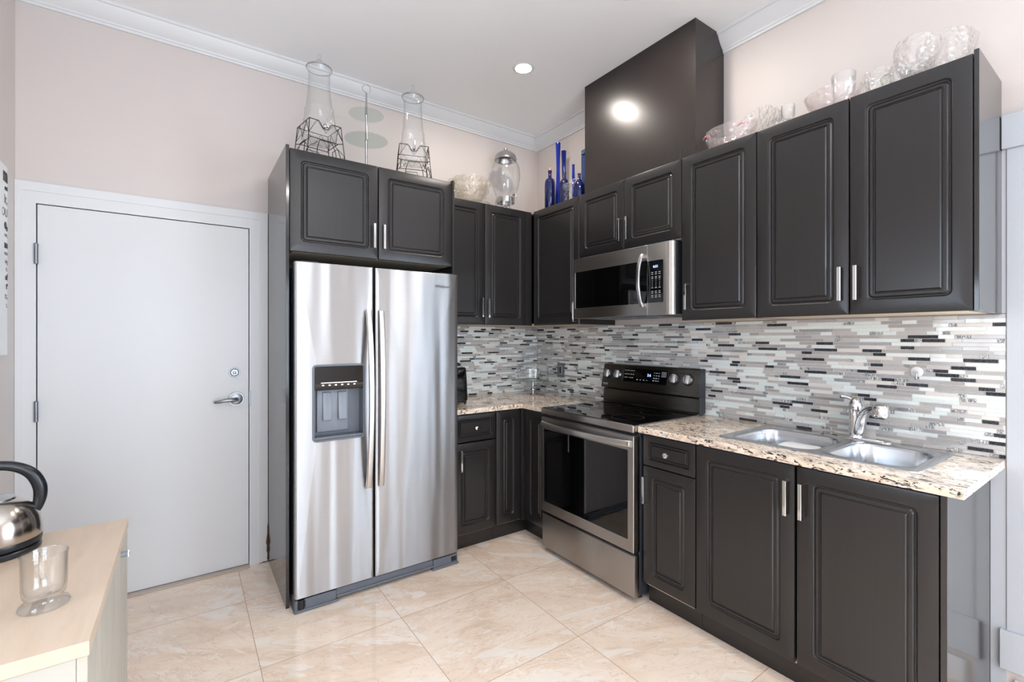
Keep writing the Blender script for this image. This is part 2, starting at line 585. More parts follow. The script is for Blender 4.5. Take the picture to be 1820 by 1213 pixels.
def spl(pts, k=5, rs=None):
    P = [Vector(p) for p in pts]
    n = len(P)
    out, ro = [], []
    for i in range(n - 1):
        p0, p1, p2, p3 = P[max(i - 1, 0)], P[i], P[i + 1], P[min(i + 2, n - 1)]
        for j in range(k):
            t = j / k
            out.append(0.5 * ((2 * p1) + (p2 - p0) * t + (2 * p0 - 5 * p1 + 4 * p2 - p3) * t * t + (3 * p1 - p0 - 3 * p2 + p3) * t ** 3))
            if rs:
                ro.append(rs[i] * (1 - t) + rs[i + 1] * t)
    out.append(P[-1])
    if rs:
        ro.append(rs[-1])
        return out, ro
    return out


WLOC = {}


def thing(name, label, cat, loc, group=None, kind=None):
    o = bpy.data.objects.new(name, None)
    o.empty_display_size = 0.05
    C.objects.link(o)
    o.location = loc
    WLOC[o.name] = Vector(loc)
    tag(o, label, cat, group, kind)
    return o


def tag(o, label=None, cat=None, group=None, kind=None):
    if label:
        o['label'] = label
    if cat:
        o['category'] = cat
    if group:
        o['group'] = group
    if kind:
        o['kind'] = kind
    return o


def struct(o):
    o['kind'] = 'structure'
    return o


def text(name, body, size, M, loc, mat, parent, align='LEFT', ext=0.0003, shear=0.0, bold=0.0):
    cu = bpy.data.curves.new(name, 'FONT')
    cu.body = body
    cu.size = size
    cu.align_x = align
    cu.extrude = ext
    cu.shear = shear
    cu.offset = bold
    cu.resolution_u = 2
    t = bpy.data.objects.new('tmp_text', cu)
    C.objects.link(t)
    bpy.context.view_layer.update()
    me = bpy.data.meshes.new_from_object(t.evaluated_get(bpy.context.evaluated_depsgraph_get()))
    bpy.data.objects.remove(t)
    off = WLOC.get(parent.name, Vector((0, 0, 0)))
    T = M @ Matrix.Translation(Vector(loc)) @ Matrix.Rotation(PI / 2, 4, 'X')
    me.transform(T)
    me.transform(Matrix.Translation(-off))
    me.materials.clear()
    me.materials.append(MAT[mat])
    me.name = name
    o = bpy.data.objects.new(name, me)
    C.objects.link(o)
    o.parent = parent
    WLOC[o.name] = off
    return o


# ------------------------------------------------------------------ room shell
struct(MB().box(XL - .1, XR + .12, YR - .12, YB + .15, -0.1, 0.0).build('floor', 'floor'))
struct(MB().box(XL - .1, XR + .12, YR - .12, YB + .15, ZC, ZC + .1).build('ceiling', 'ceil'))
mb = MB()
mb.box(XL - .1, XL, YR - .12, W3[0], 0, ZC)
mb.box(XL - .1, XL, W3[1], YB + .15, 0, ZC)
mb.box(XL - .1, XL, W3[0], W3[1], 0, W3[2])
mb.box(XL - .1, XL, W3[0], W3[1], W3[3], ZC)
struct(mb.build('wall_left', 'wall'))
# back wall with door recess
DX0, DX1, DZ1 = -3.1231, -2.2186, 2.035
mb = MB()
mb.box(XL, DX0 - .004, 0, .12, 0, ZC)
mb.box(DX1 + .004, XR, 0, .12, 0, ZC)
mb.box(DX0 - .004, DX1 + .004, 0, .12, DZ1 + .004, ZC)
mb.box(DX0 - .004, DX1 + .004, 0.055, .12, 0, DZ1 + .004)
struct(mb.build('wall_back', 'wall'))
mb = MB()
y0, y1, z0, z1 = W1
mb.box(XR, XR + .12, YR - .12, y0, 0, ZC)
mb.box(XR, XR + .12, y1, YB + .12, 0, ZC)
mb.box(XR, XR + .12, y0, y1, 0, z0)
mb.box(XR, XR + .12, y0, y1, z1, ZC)
struct(mb.build('wall_right', 'wall'))
mb = MB()
x0, x1, z0, z1 = W2
mb.box(XL, x0, YR - .12, YR, 0, ZC)
mb.box(x1, XR, YR - .12, YR, 0, ZC)
mb.box(x0, x1, YR - .12, YR, 0, z0)
mb.box(x0, x1, YR - .12, YR, z1, ZC)
struct(mb.build('wall_rear', 'wall'))

# crown moulding: profile (out from wall, up)
CP = [(0, 3.012), (.010, 3.012), (.012, 3.024), (.018, 3.027), (.020, 3.034), (.026, 3.040), (.036, 3.050), (.048, 3.066),
      (.058, 3.084), (.062, 3.092), (.064, 3.098), (.072, 3.101), (.075, 3.106), (.075, ZC), (0, ZC)]


def crown(name, path):
    mb = MB()
    rings = []
    for (x, y, mx, my) in path:
        rings.append([(x + mx * d, y + my * d, z) for d, z in CP])
    mb.loops(rings, True, True, True)
    return struct(mb.build(name, 'trim', smooth=0.5))


crown('trim_1', [(XL, YR, 1, 1), (XL, 0, 1, -1), (0, 0, -1, -1), (0, -0.875, -1, 0)])
crown('trim_2', [(0, -1.747, -1, 0), (0, YR, -1, 1)])
crown('trim_3', [(XL, YR, 1, 1), (XR, YR, -1, 1)])

# door frame
mb = MB()
FO = .052
mb.box(DX0 - .004 - .050, DX0 - .004, -.014, .02, 0, DZ1 + .004)
mb.box(DX1 + .004, DX1 + .004 + FO, -.014, .02, 0, DZ1 + .004)
mb.box(DX0 - .054, DX1 + .004 + FO, -.014, .02, DZ1 + .004, DZ1 + .004 + .058)
struct(mb.build('trim_4', 'trim'))
mb = MB()
# outer casing with mitred look
co = [(DX0 - .072, DZ1 + .106), (DX1 + .102, DZ1 + .106)]
ci = [(DX0 - .054, DZ1 + .062), (DX1 + .056, DZ1 + .062)]
mb.loops([[(XL + .001, -.001, 0), (XL + .001, -.019, 0), (ci[0][0] + .001, -.019, 0), (ci[0][0] + .001, -.001, 0)],
          [(XL + .001, -.001, co[0][1]), (XL + .001, -.019, co[0][1]), (ci[0][0] + .001, -.019, ci[0][1]), (ci[0][0] + .001, -.001, ci[0][1])]], True, True, True)
mb.loops([[(XL + .001, -.001, co[0][1]), (XL + .001, -.019, co[0][1]), (ci[0][0], -.019, ci[0][1]), (ci[0][0], -.001, ci[0][1])],
          [(co[1][0], -.001, co[1][1]), (co[1][0], -.019, co[1][1]), (ci[1][0], -.019, ci[1][1]), (ci[1][0], -.001, ci[1][1])]], True, True, True)
mb.loops([[(co[1][0], -.001, 0), (co[1][0], -.019, 0), (ci[1][0], -.019, 0), (ci[1][0], -.001, 0)],
          [(co[1][0], -.001, co[1][1]), (co[1][0], -.019, co[1][1]), (ci[1][0], -.019, ci[1][1]), (ci[1][0], -.001, ci[1][1])]], True, True, True)
struct(mb.build('trim_5', 'trim', smooth=0.3))
# threshold
struct(MB().box(DX0, DX1 + .004, -.045, .05, 0, .009, .003).build('trim_6', plain('threshold', (186, 172, 160), 0.4, var=0.06)))
# dark backing in the door gap and chipped casing foot
struct(MB().box(DX0 - .0035, DX1 + .0035, .045, .054, 0.010, DZ1 + .0035).build('trim_7', 'dark'))
mb = MB()
pts = [(-2.1170, 0.0), (-2.1170, .008), (-2.121, .02), (-2.119, .05), (-2.124, .07), (-2.122, .10), (-2.127, .12), (-2.123, .15), (-2.120, .17), (-2.119, .22), (-2.1162, .24), (-2.1162, 0)]
mb.prism([(p[0], p[1]) for p in pts], -.0205, -.0195, 'y')
pts = [(-2.165, 0), (-2.16, .004), (-2.15, .003), (-2.14, .008), (-2.128, .005), (-2.117, .007), (-2.117, 0)]
mb.prism(pts, -.0205, -.0195, 'y')
struct(mb.build('trim_8', 'brown'))

# the door
D = thing('door_1', None, None, (DX0, 0, 0), kind='structure')
MB().box(DX0, DX1, -.008, .038, .012, DZ1, .0015, 1).build('door_slab', 'doorp', D)
for zc in (1.79, 1.015):
    mb = MB()
    for k in range(5):
        h = .0195
        zz = zc - .05 + k * .02
        mb.cyl((DX0 - .002, -.020, zz), (DX0 - .002, -.020, zz + h), .0078, 14)
    mb.box(DX0 - .002, DX0 + .004, -.020, -.006, zc - .05, zc + .05)
    mb.lathe((DX0 - .002, -.020, zc + .049), [(0, .004), (.005, .003), (.0085, 0)], 12)
    mb.build('hinge', 'zinc', D)
mb = MB()
mb.cyl((-2.292, -.008, 1.172), (-2.292, -.018, 1.172), .029, 28, r2=.027)
mb.cyl((-2.292, -.018, 1.172), (-2.292, -.024, 1.172), .024, 28, r2=.018)
dbt = mb.build('deadbolt', 'satindark', D)
MB().box(-2.3005, -2.285, -.040, -.023, 1.163, 1.178, .003).build('thumbturn', 'satindark', dbt)
mb = MB()
mb.cyl((-2.283, -.008, 1.013), (-2.283, -.016, 1.013), .042, 36, r2=.040)
mb.cyl((-2.283, -.016, 1.013), (-2.283, -.020, 1.013), .034, 30, r2=.024)
ros = mb.build('handle_rose', 'satindark', D)
mb = MB()
mb.tube([(-2.283, -.018, 1.013), (-2.283, -.050, 1.013), (-2.292, -.062, 1.013), (-2.315, -.066, 1.0135), (-2.345, -.066, 1.0125), (-2.372, -.064, 1.0075), (-2.388, -.052, 1.0055), (-2.391, -.040, 1.0055)],
        [.012, .012, .012, .0115, .0105, .0095, .009, .008], 14)
mb.build('lever_handle', 'satindark', D)
MB().box(DX1 + .0015, DX1 + .012, -.0155, -.008, .968, 1.058, .001, 1).build('strike_plate', 'zinc', D)

# right window/patio opening with flat casing
mb = MB()
y1 = -2.8795
mb.box(-.010, 0, W1[1], y1, .27, 2.088, .002, 1)
mb.box(-.010, 0, W1[0] - .11, W1[0], .27, 2.088, .002, 1)
mb.box(-.022, 0, W1[0] - .13, -2.8675, 2.088, 2.216, .002, 1)
mb.box(-.022, 0, W1[0] - .13, -2.862, .130, .277, .003, 1)
struct(mb.build('trim_9', 'trimdim', smooth=0.3))
mb = MB()
mb.box(-.0065, 0, -2.879, -2.837, 0, .8870)
mb.box(-.0065, 0, -2.879, -2.8668, 1.471, 2.0875)
struct(mb.build('trim_10', 'trimdim', smooth=0.3))
w = thing('window_1', None, None, (0, (W1[0] + W1[1]) / 2, W1[2]), kind='structure')
mb = MB()
fy0, fy1, fz0, fz1 = W1
for a, b in ((fy0, fy0 + .05), (fy1 - .05, fy1), ((fy0 + fy1) / 2 - .04, (fy0 + fy1) / 2 + .04)):
    mb.box(.03, .09, a, b, fz0, fz1)
mb.box(.03, .09, fy0, fy1, fz0, fz0 + .06)
mb.box(.03, .09, fy0, fy1, fz1 - .05, fz1)
mb.build('window_frame', 'trim', w)
MB().box(.056, .060, fy0 + .05, fy1 - .05, fz0 + .06, fz1 - .05).build('pane', 'pane', w)
w = thing('window_2', None, None, ((W2[0] + W2[1]) / 2, YR, W2[2]), kind='structure')
mb = MB()
fx0, fx1, fz0, fz1 = W2
for a, b in ((fx0, fx0 + .06), (fx1 - .06, fx1), ((fx0 + fx1) / 2 - .04, (fx0 + fx1) / 2 + .04)):
    mb.box(a, b, YR - .09, YR - .03, fz0, fz1)
mb.box(fx0, fx1, YR - .09, YR - .03, fz0, fz0 + .06)
mb.box(fx0, fx1, YR - .09, YR - .03, fz1 - .06, fz1)
mb.build('window_frame', 'trim', w)
MB().box(fx0 + .06, fx1 - .06, YR - .062, YR - .058, fz0 + .06, fz1 - .06).build('pane', 'pane', w)
w = thing('window_3', None, None, (XL, (W3[0] + W3[1]) / 2, W3[2]), kind='structure')
mb = MB()
for a, b in ((W3[0], W3[0] + .045), (W3[1] - .045, W3[1]), ((W3[0] + W3[1]) / 2 - .025, (W3[0] + W3[1]) / 2 + .025)):
    mb.box(XL - .08, XL - .03, a, b, W3[2], W3[3])
mb.box(XL - .08, XL - .03, W3[0], W3[1], W3[2], W3[2] + .045)
mb.box(XL - .08, XL - .03, W3[0], W3[1], W3[3] - .045, W3[3])
mb.build('window_frame', 'trim', w)
MB().box(XL - .058, XL - .054, W3[0] + .045, W3[1] - .045, W3[2] + .045, W3[3] - .045).build('pane', 'pane', w)
# baseboard pieces
struct(MB().box(-.014, 0, -6.2, -2.90, 0, .10, .003, 1).build('baseboard_right', 'trim'))
struct(MB().box(XL, XL + .014, -6.2, -.02, 0, .10, .003, 1).build('baseboard_left', 'trim'))


# ------------------------------------------------------------------ cabinets
def door_mesh(mb, x0, x1, z0, z1, yf, th=.018, inset=.052, small=False, mi=0):
    n = 6
    k = 0.62 if small else 1.0
    spec = [(0.0, th, .002), (0.0, .0045, .002), (.0015, .0014, .003), (.0055, 0.0, .004),
            (inset, 0.0, .022 * k), (inset + .0015 * k, .0010, .0215 * k), (inset + .0030 * k, .0050, .020 * k), (inset + .006 * k, .0078, .018 * k), (inset + .0095 * k, .0080, .016 * k),
            (inset + .0125 * k, .0056, .014 * k), (inset + .0155 * k, .0030, .012 * k), (inset + .024 * k, .0034, .007 * k),
            (inset + .0255 * k, .0072, .003), (inset + .0285 * k, .0074, .003), (inset + .034 * k, .0018, .002)]
    rings = []
    for ins, d, r in spec:
        rings.append([(p[0], yf + d, p[1]) for p in rr(x0 + ins, x1 - ins, z0 + ins, z1 - ins, r, n)])
    mb.loops(rings, True, True, True, mi)


def bar_handle(M, x, zc, yf, parent, L=.137):
    mb = MB(M)
    mb.box(x - .0065, x + .0065, yf - .028, yf - .024, zc - L / 2, zc + L / 2, .0008, 1)
    mb.box(x - .0065, x + .0065, yf - .026, yf + .001, zc - L / 2, zc - L / 2 + .004, .0008, 1)
    mb.box(x - .0065, x + .0065, yf - .026, yf + .001, zc + L / 2 - .004, zc + L / 2, .0008, 1)
    return mb.build('handle', 'chrome', parent)


def knob(M, x, z, yf, parent):
    mb = MB(M)
    mb.tube([(x, yf, z), (x, yf - .010, z), (x, yf - .014, z), (x, yf - .020, z), (x, yf - .026, z), (x, yf - .029, z)], [.006, .005, .009, .015, .013, .006], 18)
    return mb.build('knob', 'chrome', parent)


def cab_door(M, x0, x1, z0, z1, yf, parent, hx=None, hz=None, name='door'):
    mb = MB(M)
    door_mesh(mb, x0, x1, z0, z1, yf)
    o = mb.build(name, 'cab', parent, smooth=0.35)
    if hx is not None:
        bar_handle(M, hx, hz, yf, o)
    return o


def drawer(M, x0, x1, z0, z1, yf, parent, kz=None):
    mb = MB(M)
    door_mesh(mb, x0, x1, z0, z1, yf, inset=.030, small=True)
    o = mb.build('drawer', 'cab', parent, smooth=0.35)
    knob(M, (x0 + x1) / 2, kz or (z0 + z1) / 2, yf, o)
    return o


def carcass(M, x0, x1, y0, y1, z0, z1, parent, top=True, open_front=True, name='cabinet_body', mats=('cab', 'cabin')):
    mb = MB(M)
    t = .016
    mb.box(x0, x0 + t, y0, y1, z0, z1)
    mb.box(x1 - t, x1, y0, y1, z0, z1)
    mb.box(x0 + t, x1 - t, y1 - .006, y1, z0, z1)
    mb.box(x0 + t, x1 - t, y0, y1 - .006, z0, z0 + t, mi=1)
    if top:
        mb.box(x0 + t, x1 - t, y0, y1 - .006, z1 - t, z1)
    else:
        mb.box(x0 + t, x1 - t, y0, y0 + .05, z1 - t, z1)
    return mb.build(name, list(mats), parent, smooth=0.3)


ZB, ZT = 1.4698, 2.342
HZ = 1.60
yf = -.3575
G = 'dark wall cabinets above the counters'
# corner unit on right wall
c = thing('wall_cabinet', 'dark espresso corner wall cabinet left of the microwave, blue bottles on top', 'cabinet', (-.17, -.65, ZB), G)
carcass(RW, .02, .914, -.338, -.004, ZB, ZT - .006, c)
cab_door(RW, .410, .913, ZB + .001, ZT, yf, c, .882, 1.556)
# above microwave
c = thing('wall_cabinet', 'short dark double-door wall cabinet directly above the microwave', 'cabinet', (-.17, -1.31, 1.915), G)
carcass(RW, .9155, 1.7155, -.338, -.004, 1.9135, ZT - .006, c)
cab_door(RW, .917, 1.3125, 1.918, ZT, yf, c, 1.2875, 2.036)
cab_door(RW, 1.3155, 1.713, 1.918, ZT, yf, c, 1.3455, 2.036)
# single door
c = thing('wall_cabinet', 'dark single-door wall cabinet immediately right of the microwave', 'cabinet', (-.17, -1.91, ZB), G)
carcass(RW, 1.7165, 2.1185, -.338, -.004, ZB, ZT - .006, c)
cab_door(RW, 1.7165, 2.1165, ZB + .001, ZT, yf, c, 1.752, 1.594)
# double doors
c = thing('wall_cabinet', 'dark double-door wall cabinet above the sink with glossy end panel', 'cabinet', (-.17, -2.48, ZB), G)
carcass(RW, 2.1195, 2.853, -.338, -.004, ZB, ZT - .006, c)
cab_door(RW, 2.1195, 2.489, ZB + .001, ZT, yf, c, 2.462, 1.595)
cab_door(RW, 2.4925, 2.8515, ZB + .001, ZT, yf, c, 2.517, 1.595)
MB(RW).box(2.8535, 2.8665, -.3575, -.002, ZB - .001, ZT + .010, .001, 1).build('side_panel', 'side', c)
# back wall uppers
c = thing('wall_cabinet', 'dark double-door wall cabinet on back wall between fridge and corner', 'cabinet', (-.77, -.19, ZB), G)
carcass(IDT, -1.150, -.342, -.368, -.004, ZB, ZT - .006, c)
yb = -.3890
cab_door(IDT, -1.150, -.7815, ZB + .001, ZT, yb, c, -.810, 1.594)
cab_door(IDT, -.7785, -.412, ZB + .001, ZT, yb, c, -.7575, 1.590)
MB().box(-.410, -.359, -.385, -.369, ZB + .001, ZT, .001, 1).build('corner_filler', 'cab', c)

# fridge housing
c = thing('fridge_cabinet', 'tall dark housing over and around the refrigerator with two top doors', 'cabinet', (-1.63, -.31, 0))
MB().box(-2.1142, -2.0985, -.638, -.004, 0, 2.362, .001, 1).build('side_panel', 'side', c)
MB().box(-1.172, -1.156, -.638, -.004, 0, 2.362, .001, 1).build('side_panel', 'cab', c)
carcass(IDT, -2.098, -1.1725, -.618, -.004, 1.822, 2.340, c)
yz = -.640
cab_door(IDT, -2.0965, -1.6415, 1.822, 2.348, yz, c, -1.667, 1.949)
cab_door(IDT, -1.6375, -1.1745, 1.822, 2.348, yz, c, -1.611, 1.949)

# hood box
c = thing('hood_duct_cover', 'dark glossy boxed duct cover rising from the wall cabinets to the ceiling', 'hood', (-.14, -1.31, 2.337))
mb = MB()
P = [(-.277, 2.337), (-.003, 2.337), (-.003, 3.010)] + [(-d - .002, z - .001) for d, z in CP[1:-1]] + [(-.078, 3.114), (-.277, 3.114)]
mb.prism(P, -1.7465, -.888, 'y')
o = mb.build('duct_panel', 'hood', c, smooth=0.3)
# base cabinets
HC, HB = .9182, .8876
G = 'dark base cabinets under the counters'
xf = -.595
c = thing('base_cabinet', 'narrow dark base cabinet with one drawer, right of the stove', 'cabinet', (-.3, -1.80, 0), G)
carcass(RW, 1.648, 1.956, -.576, -.004, .10, .886, c, top=False)
drawer(RW, 1.653, 1.9545, .722, .877, xf, c)
cab_door(RW, 1.653, 1.9545, .113, .717, xf, c, 1.670, .595)
MB(RW).box(1.648, 1.956, -.5418, -.526, 0, .0995, 0).build('toe_kick', 'cab', c)
c = thing('base_cabinet', 'wide dark double-door base cabinet under the sink with glossy end panel', 'cabinet', (-.3, -2.39, 0), G)
carcass(RW, 1.958, 2.818, -.576, -.004, .10, .886, c, top=False)
cab_door(RW, 1.9595, 2.3885, .108, .878, xf, c, 2.362, .749)
cab_door(RW, 2.3965, 2.8165, .108, .878, xf, c, 2.418, .749)
MB(RW).box(2.8195, 2.836, -.596, -.002, 0, .886, .001, 1).build('side_panel', 'side', c)
MB(RW).box(1.958, 2.818, -.5418, -.526, 0, .0995, 0).build('toe_kick', 'cab', c)
c = thing('base_cabinet', 'dark base cabinet with one drawer between refrigerator and corner', 'cabinet', (-.98, -.3, 0), G)
carcass(IDT, -1.150, -.822, -.580, -.004, .10, .886, c, top=False)
drawer(IDT, -1.142, -.8225, .702, .877, -.600, c)
cab_door(IDT, -1.142, -.8225, .108, .694, -.600, c, -1.096, .588)
MB().box(-1.150, -.822, -.5509, -.535, 0, .0995, 0).build('toe_kick', 'cab', c)
c = thing('base_cabinet', 'dark corner base cabinet with two narrow folding doors left of stove', 'cabinet', (-.3, -.43, 0), G)
carcass(IDT, -.820, -.004, -.580, -.004, .10, .886, c, top=False)
mb = MB()
mb.box(-.575, -.559, -.8545, -.5805, .10, .886)
mb.box(-.5585, -.02, -.8545, -.8385, .10, .886)
mb.build('cabinet_body', 'cab', c)
MB().box(-.6205, -.582, -.6205, -.582, .108, .886, .001, 1).build('corner_post', 'cab', c)
MB().box(-.820, -.5418, -.5509, -.535, 0, .0995, 0).build('toe_kick', 'cab', c)
MB().box(-.5418, -.526, -.8545, -.5509, 0, .0995, 0).build('toe_kick', 'cab', c)
cab_door(IDT, -.8175, -.622, .108, .878, -.600, c)
mb = MB(RW)
door_mesh(mb, .624, .8545, .108, .878, xf)
mb.build('door', 'cab', c, smooth=0.35)


# countertops
def slab(name, poly, z0, z1, holes, label, hz=None):
    mb = MB()
    e = .003
    mb.holed(poly, holes, z1)
    mb.holed(poly, holes, z0)
    for lp in [poly] + holes:
        mb.loops([[(p[0], p[1], z0) for p in lp], [(p[0], p[1], z1) for p in lp]])
    o = mb.build(name, 'granite', None, weld=True, smooth=0.5)
    return tag(o, label, 'countertop', 'granite worktops')


SX0, SX1, SY0, SY1 = -.512, -.028, -2.748, -2.010
hole = rr(SX0 + .02, SX1 - .02, SY0 + .02, SY1 - .02, .04)
slab('countertop', [(-.6173, -2.878), (-.0095, -2.878), (-.0095, -1.638), (-.6173, -1.638)], HB, HC, [hole],
     'beige speckled granite worktop with the sink set into it')
slab('countertop', [(-1.150, -.0095), (-1.150, -.619), (-.619, -.619), (-.619, -.862), (-.0095, -.862), (-.0095, -.0095)], HB, HC, [],
     'beige speckled granite worktop in the corner between fridge and stove')


# ------------------------------------------------------------------ mosaic backsplash
def mosaic(name, M, x0, x1, z0, z1, label, stop=None):
    rnd = random.Random(11 if M is IDT else 5)
    mb = MB(M)
    mb.box(x0, x1, -.006, -.0005, z0, z1, 0, mi=0)
    p = (z1 - z0) / 35
    g = .0016
    lens = {1: (.05, .075, .1, .15), 2: (.05, .1, .15), 3: (.05, .1), 4: (.048, .074, .1), 5: (.1, .15), 6: (.024, .048)}
    for r in range(35):
        za, zb = z0 + r * p + g / 2, z0 + (r + 1) * p - g / 2
        x = x0 - rnd.random() * .1
        last = 0
        while x < x1:
            k = rnd.choices((1, 2, 3, 4, 5, 6), (34, 22, 12, 11, 5, 20))[0]
            if k == last and k in (4, 6):
                k = 1
            last = k
            L = rnd.choice(lens[k])
            a, b = max(x + g / 2, x0), min(x + L - g / 2, x1)
            x += L
            if b - a < .004:
                continue
            if k == 6:
                parts = []
                q = a
                while q < b - .004:
                    w_ = rnd.choice((.006, .010, .012))
                    parts.append((q, min(q + w_, b)))
                    q += w_ + .0008
            else:
                parts = [(a, b)]
            for (a2, b2) in parts:
                c_ = .0007
                tl = .0011 if k == 6 else (.0006 if k == 4 else (.0003 if k in (2, 5) else 0.00015))
                dy = [rnd.uniform(-tl, tl) for _ in range(4)]
                yb_, yf_ = -.0055, -.0088
                B = [mb.v(q) for q in ((a2, yb_, za), (b2, yb_, za), (b2, yb_, zb), (a2, yb_, zb))]
                F = [mb.v(q) for q in ((a2 + c_, yf_ + dy[0], za + c_), (b2 - c_, yf_ + dy[1], za + c_), (b2 - c_, yf_ + dy[2], zb - c_), (a2 + c_, yf_ + dy[3], zb - c_))]
                mb.face(F, k)
                for i in range(4):
                    j = (i + 1) % 4
                    mb.face([B[i], B[j], F[j], F[i]], k)
    o = mb.build(name, ['grout', 'tgrey', 'twhite', 'tstone', 'tdark', 'tmir', 'tcrack'], None, smooth=0.2)
    return tag(o, label, 'backsplash', 'mosaic backsplashes')


mosaic('backsplash', RW, .0095, 2.878, HC + .0002, ZB - .002, 'long glass mosaic backsplash behind stove and sink')
mosaic('backsplash', IDT, -1.150, -.0098, HC + .0002, ZB - .002, 'short glass mosaic backsplash behind the toaster on back wall')

# ------------------------------------------------------------------ refrigerator
F = thing('refrigerator', 'tall stainless steel side-by-side refrigerator with water dispenser', 'refrigerator', (-1.627, -.38, 0))
FX0, FX1, FM = -2.086, -1.1735, -1.6875
mb = MB()
mb.box(FX0 + .004, FX1 - .002, -.652, -.06, .03, 1.745, .004, 2)
mb.box(FX0 + .02, FX1 - .03, -.64, -.10, 1.745, 1.757, .003, 1)
mb.build('body', 'darkside', F)
for x in (FX0 + .07, FX1 - .07):
    MB().box(x - .045, x + .045, -.705, -.60, 1.7455, 1.768, .006, 2).build('hinge_cover', 'darkside', F)


def fy(x, xa, xb, yf=-.722, crown=.007):
    t = (x - (xa + xb) / 2) / ((xb - xa) / 2)
    return yf + crown * t * t


def fdoor(xa, xb, za, zb, hole=None):
    mb = MB()
    n = 8
    back = -.658
    outer = [(back, 0.0, .004), (-.702, 0.0, .004), (-.713, .0022, .006)]
    rings = []
    for yy, ins, r in outer:
        rings.append([(p[0], yy, p[1]) for p in rr(xa + ins, xb - ins, za + ins * .4, zb - ins * .4, r, n)])
    base = rr(xa + .007, xb - .007, za + .003, zb - .003, .006, n)
    if hole:
        inner = rr(hole[0], hole[1], hole[2], hole[3], .018, n)
    else:
        cx, cz = (xa + xb) / 2, (za + zb) / 2
        inner = [(cx + (p[0] - cx) * .02, cz + (p[1] - cz) * .02) for p in base]
    K = 14
    for k in range(K + 1):
        t = k / K
        rings.append([(a[0] * (1 - t) + b[0] * t, fy(a[0] * (1 - t) + b[0] * t, xa, xb), a[1] * (1 - t) + b[1] * t) for a, b in zip(base, inner)])
    if hole:
        rings.append([(p[0], -.715, p[1]) for p in inner])
    mb.loops(rings, True, not hole, not hole)
    return mb


HOLE = (-2.000, -1.7475, .850, 1.234)
ld = fdoor(FX0, FM - .0035, .068, 1.762, HOLE)
ldoor = ld.build('door', 'steel', F, smooth=0.7)
rd = fdoor(FM + .0035, FX1, .068, 1.762)
rdoor = rd.build('door', 'steel', F, smooth=0.7)
MB().box(FX0 + .004, HOLE[0] - .004, -.700, -.657, .075, 1.755).build('door_core', 'darkside', ldoor)


def fhandle(xc, parent, side):
    mb = MB()
    rings = []
    K = 26
    za, zb = .568, 1.526
    for k in range(K + 1):
        t = k / K
        z = za + (zb - za) * t
        bow = 1 - (2 * t - 1) ** 2
        yo = -.742 - .040 * bow ** .8
        w_ = .0145
        th = .016 + .010 * (1 - bow)
        prof = rr(-w_, w_, 0, th, .005, 3)
        rings.append([(xc + p[0] + side * .004 * bow, yo + p[1] + 0, z) for p in prof])
    mb.loops(rings, True, True, True)
    for z in (za + .012, zb - .012):
        mb.box(xc - .010, xc + .010, -.74, -.714, z - .012, z + .012, .002, 1)
    return mb.build('handle', 'handlesteel', parent, smooth=0.6)


fhandle(-1.724, ldoor, 1)
fhandle(-1.656, rdoor, -1)
# dispenser
mb = MB()
a = rr(HOLE[0] - .006, HOLE[1] + .006, HOLE[2] - .006, HOLE[3] + .006, .022, 8)
b = rr(HOLE[0] + .004, HOLE[1] - .004, HOLE[2] + .004, HOLE[3] - .004, .014, 8)
mb.loops([[(p[0], -.716, p[1]) for p in a], [(p[0], -.7245, p[1]) for p in a], [(p[0], -.7245, p[1]) for p in b], [(p[0], -.700, p[1]) for p in b]])
bk = rr(HOLE[0] + .006, HOLE[1] - .006, HOLE[2] + .006, HOLE[3] - .006, .012, 8)
mb.loops([[(p[0], -.702, p[1]) for p in b], [(p[0], -.659, p[1]) for p in bk]], cap1=True)
disp = mb.build('dispenser', 'greypl', F, smooth=0.5)
mb = MB()
hx0, hx1 = HOLE[0] + .004, HOLE[1] - .004
prof = [(-.700, 1.105), (-.720, 1.108), (-.7255, 1.118), (-.726, 1.15), (-.7245, 1.2285), (-.700, 1.2285)]
mb.prism([(p[0], p[1]) for p in prof], hx0 + .001, hx1 - .001, 'x')
cp = mb.build('control_panel', 'blackgloss', disp, smooth=0.5)
mb = MB()
mb.box(-1.965, -1.785, -.7265, -.7255, 1.1435, 1.1475)
for i in range(6):
    x = -1.955 + i * .0315
    mb.box(x - .005, x + .005, -.7262, -.7255, 1.130, 1.136)
mb.build('indicator_line', 'ledw', cp)
mb = MB()
mb.box(-1.975, -1.815, -.676, -.660, .885, 1.104, .006, 2)
mb.build('water_guard', 'greypl2', disp)
for xc in (-1.927, -1.849):
    mb = MB()
    mb.prism([(-.677, 1.095), (-.684, 1.09), (-.697, .952), (-.694, .944), (-.677, .950)], xc - .021, xc + .021, 'x')
    bmesh.ops.bevel(mb.bm, geom=list(mb.bm.edges), offset=.002, segments=2, profile=.5, affect='EDGES')
    mb.build('paddle', 'greypl2', disp, smooth=0.5)
MB().box(hx0 + .001, hx1 - .001, -.727, -.662, .855, .868, .003, 2).build('drip_tray', 'greypl', disp)
text('logo', 'Whirlpool', .022, IDT, (-1.327, -.7235, 1.676), 'greypl', rdoor, shear=.3, bold=.0004)
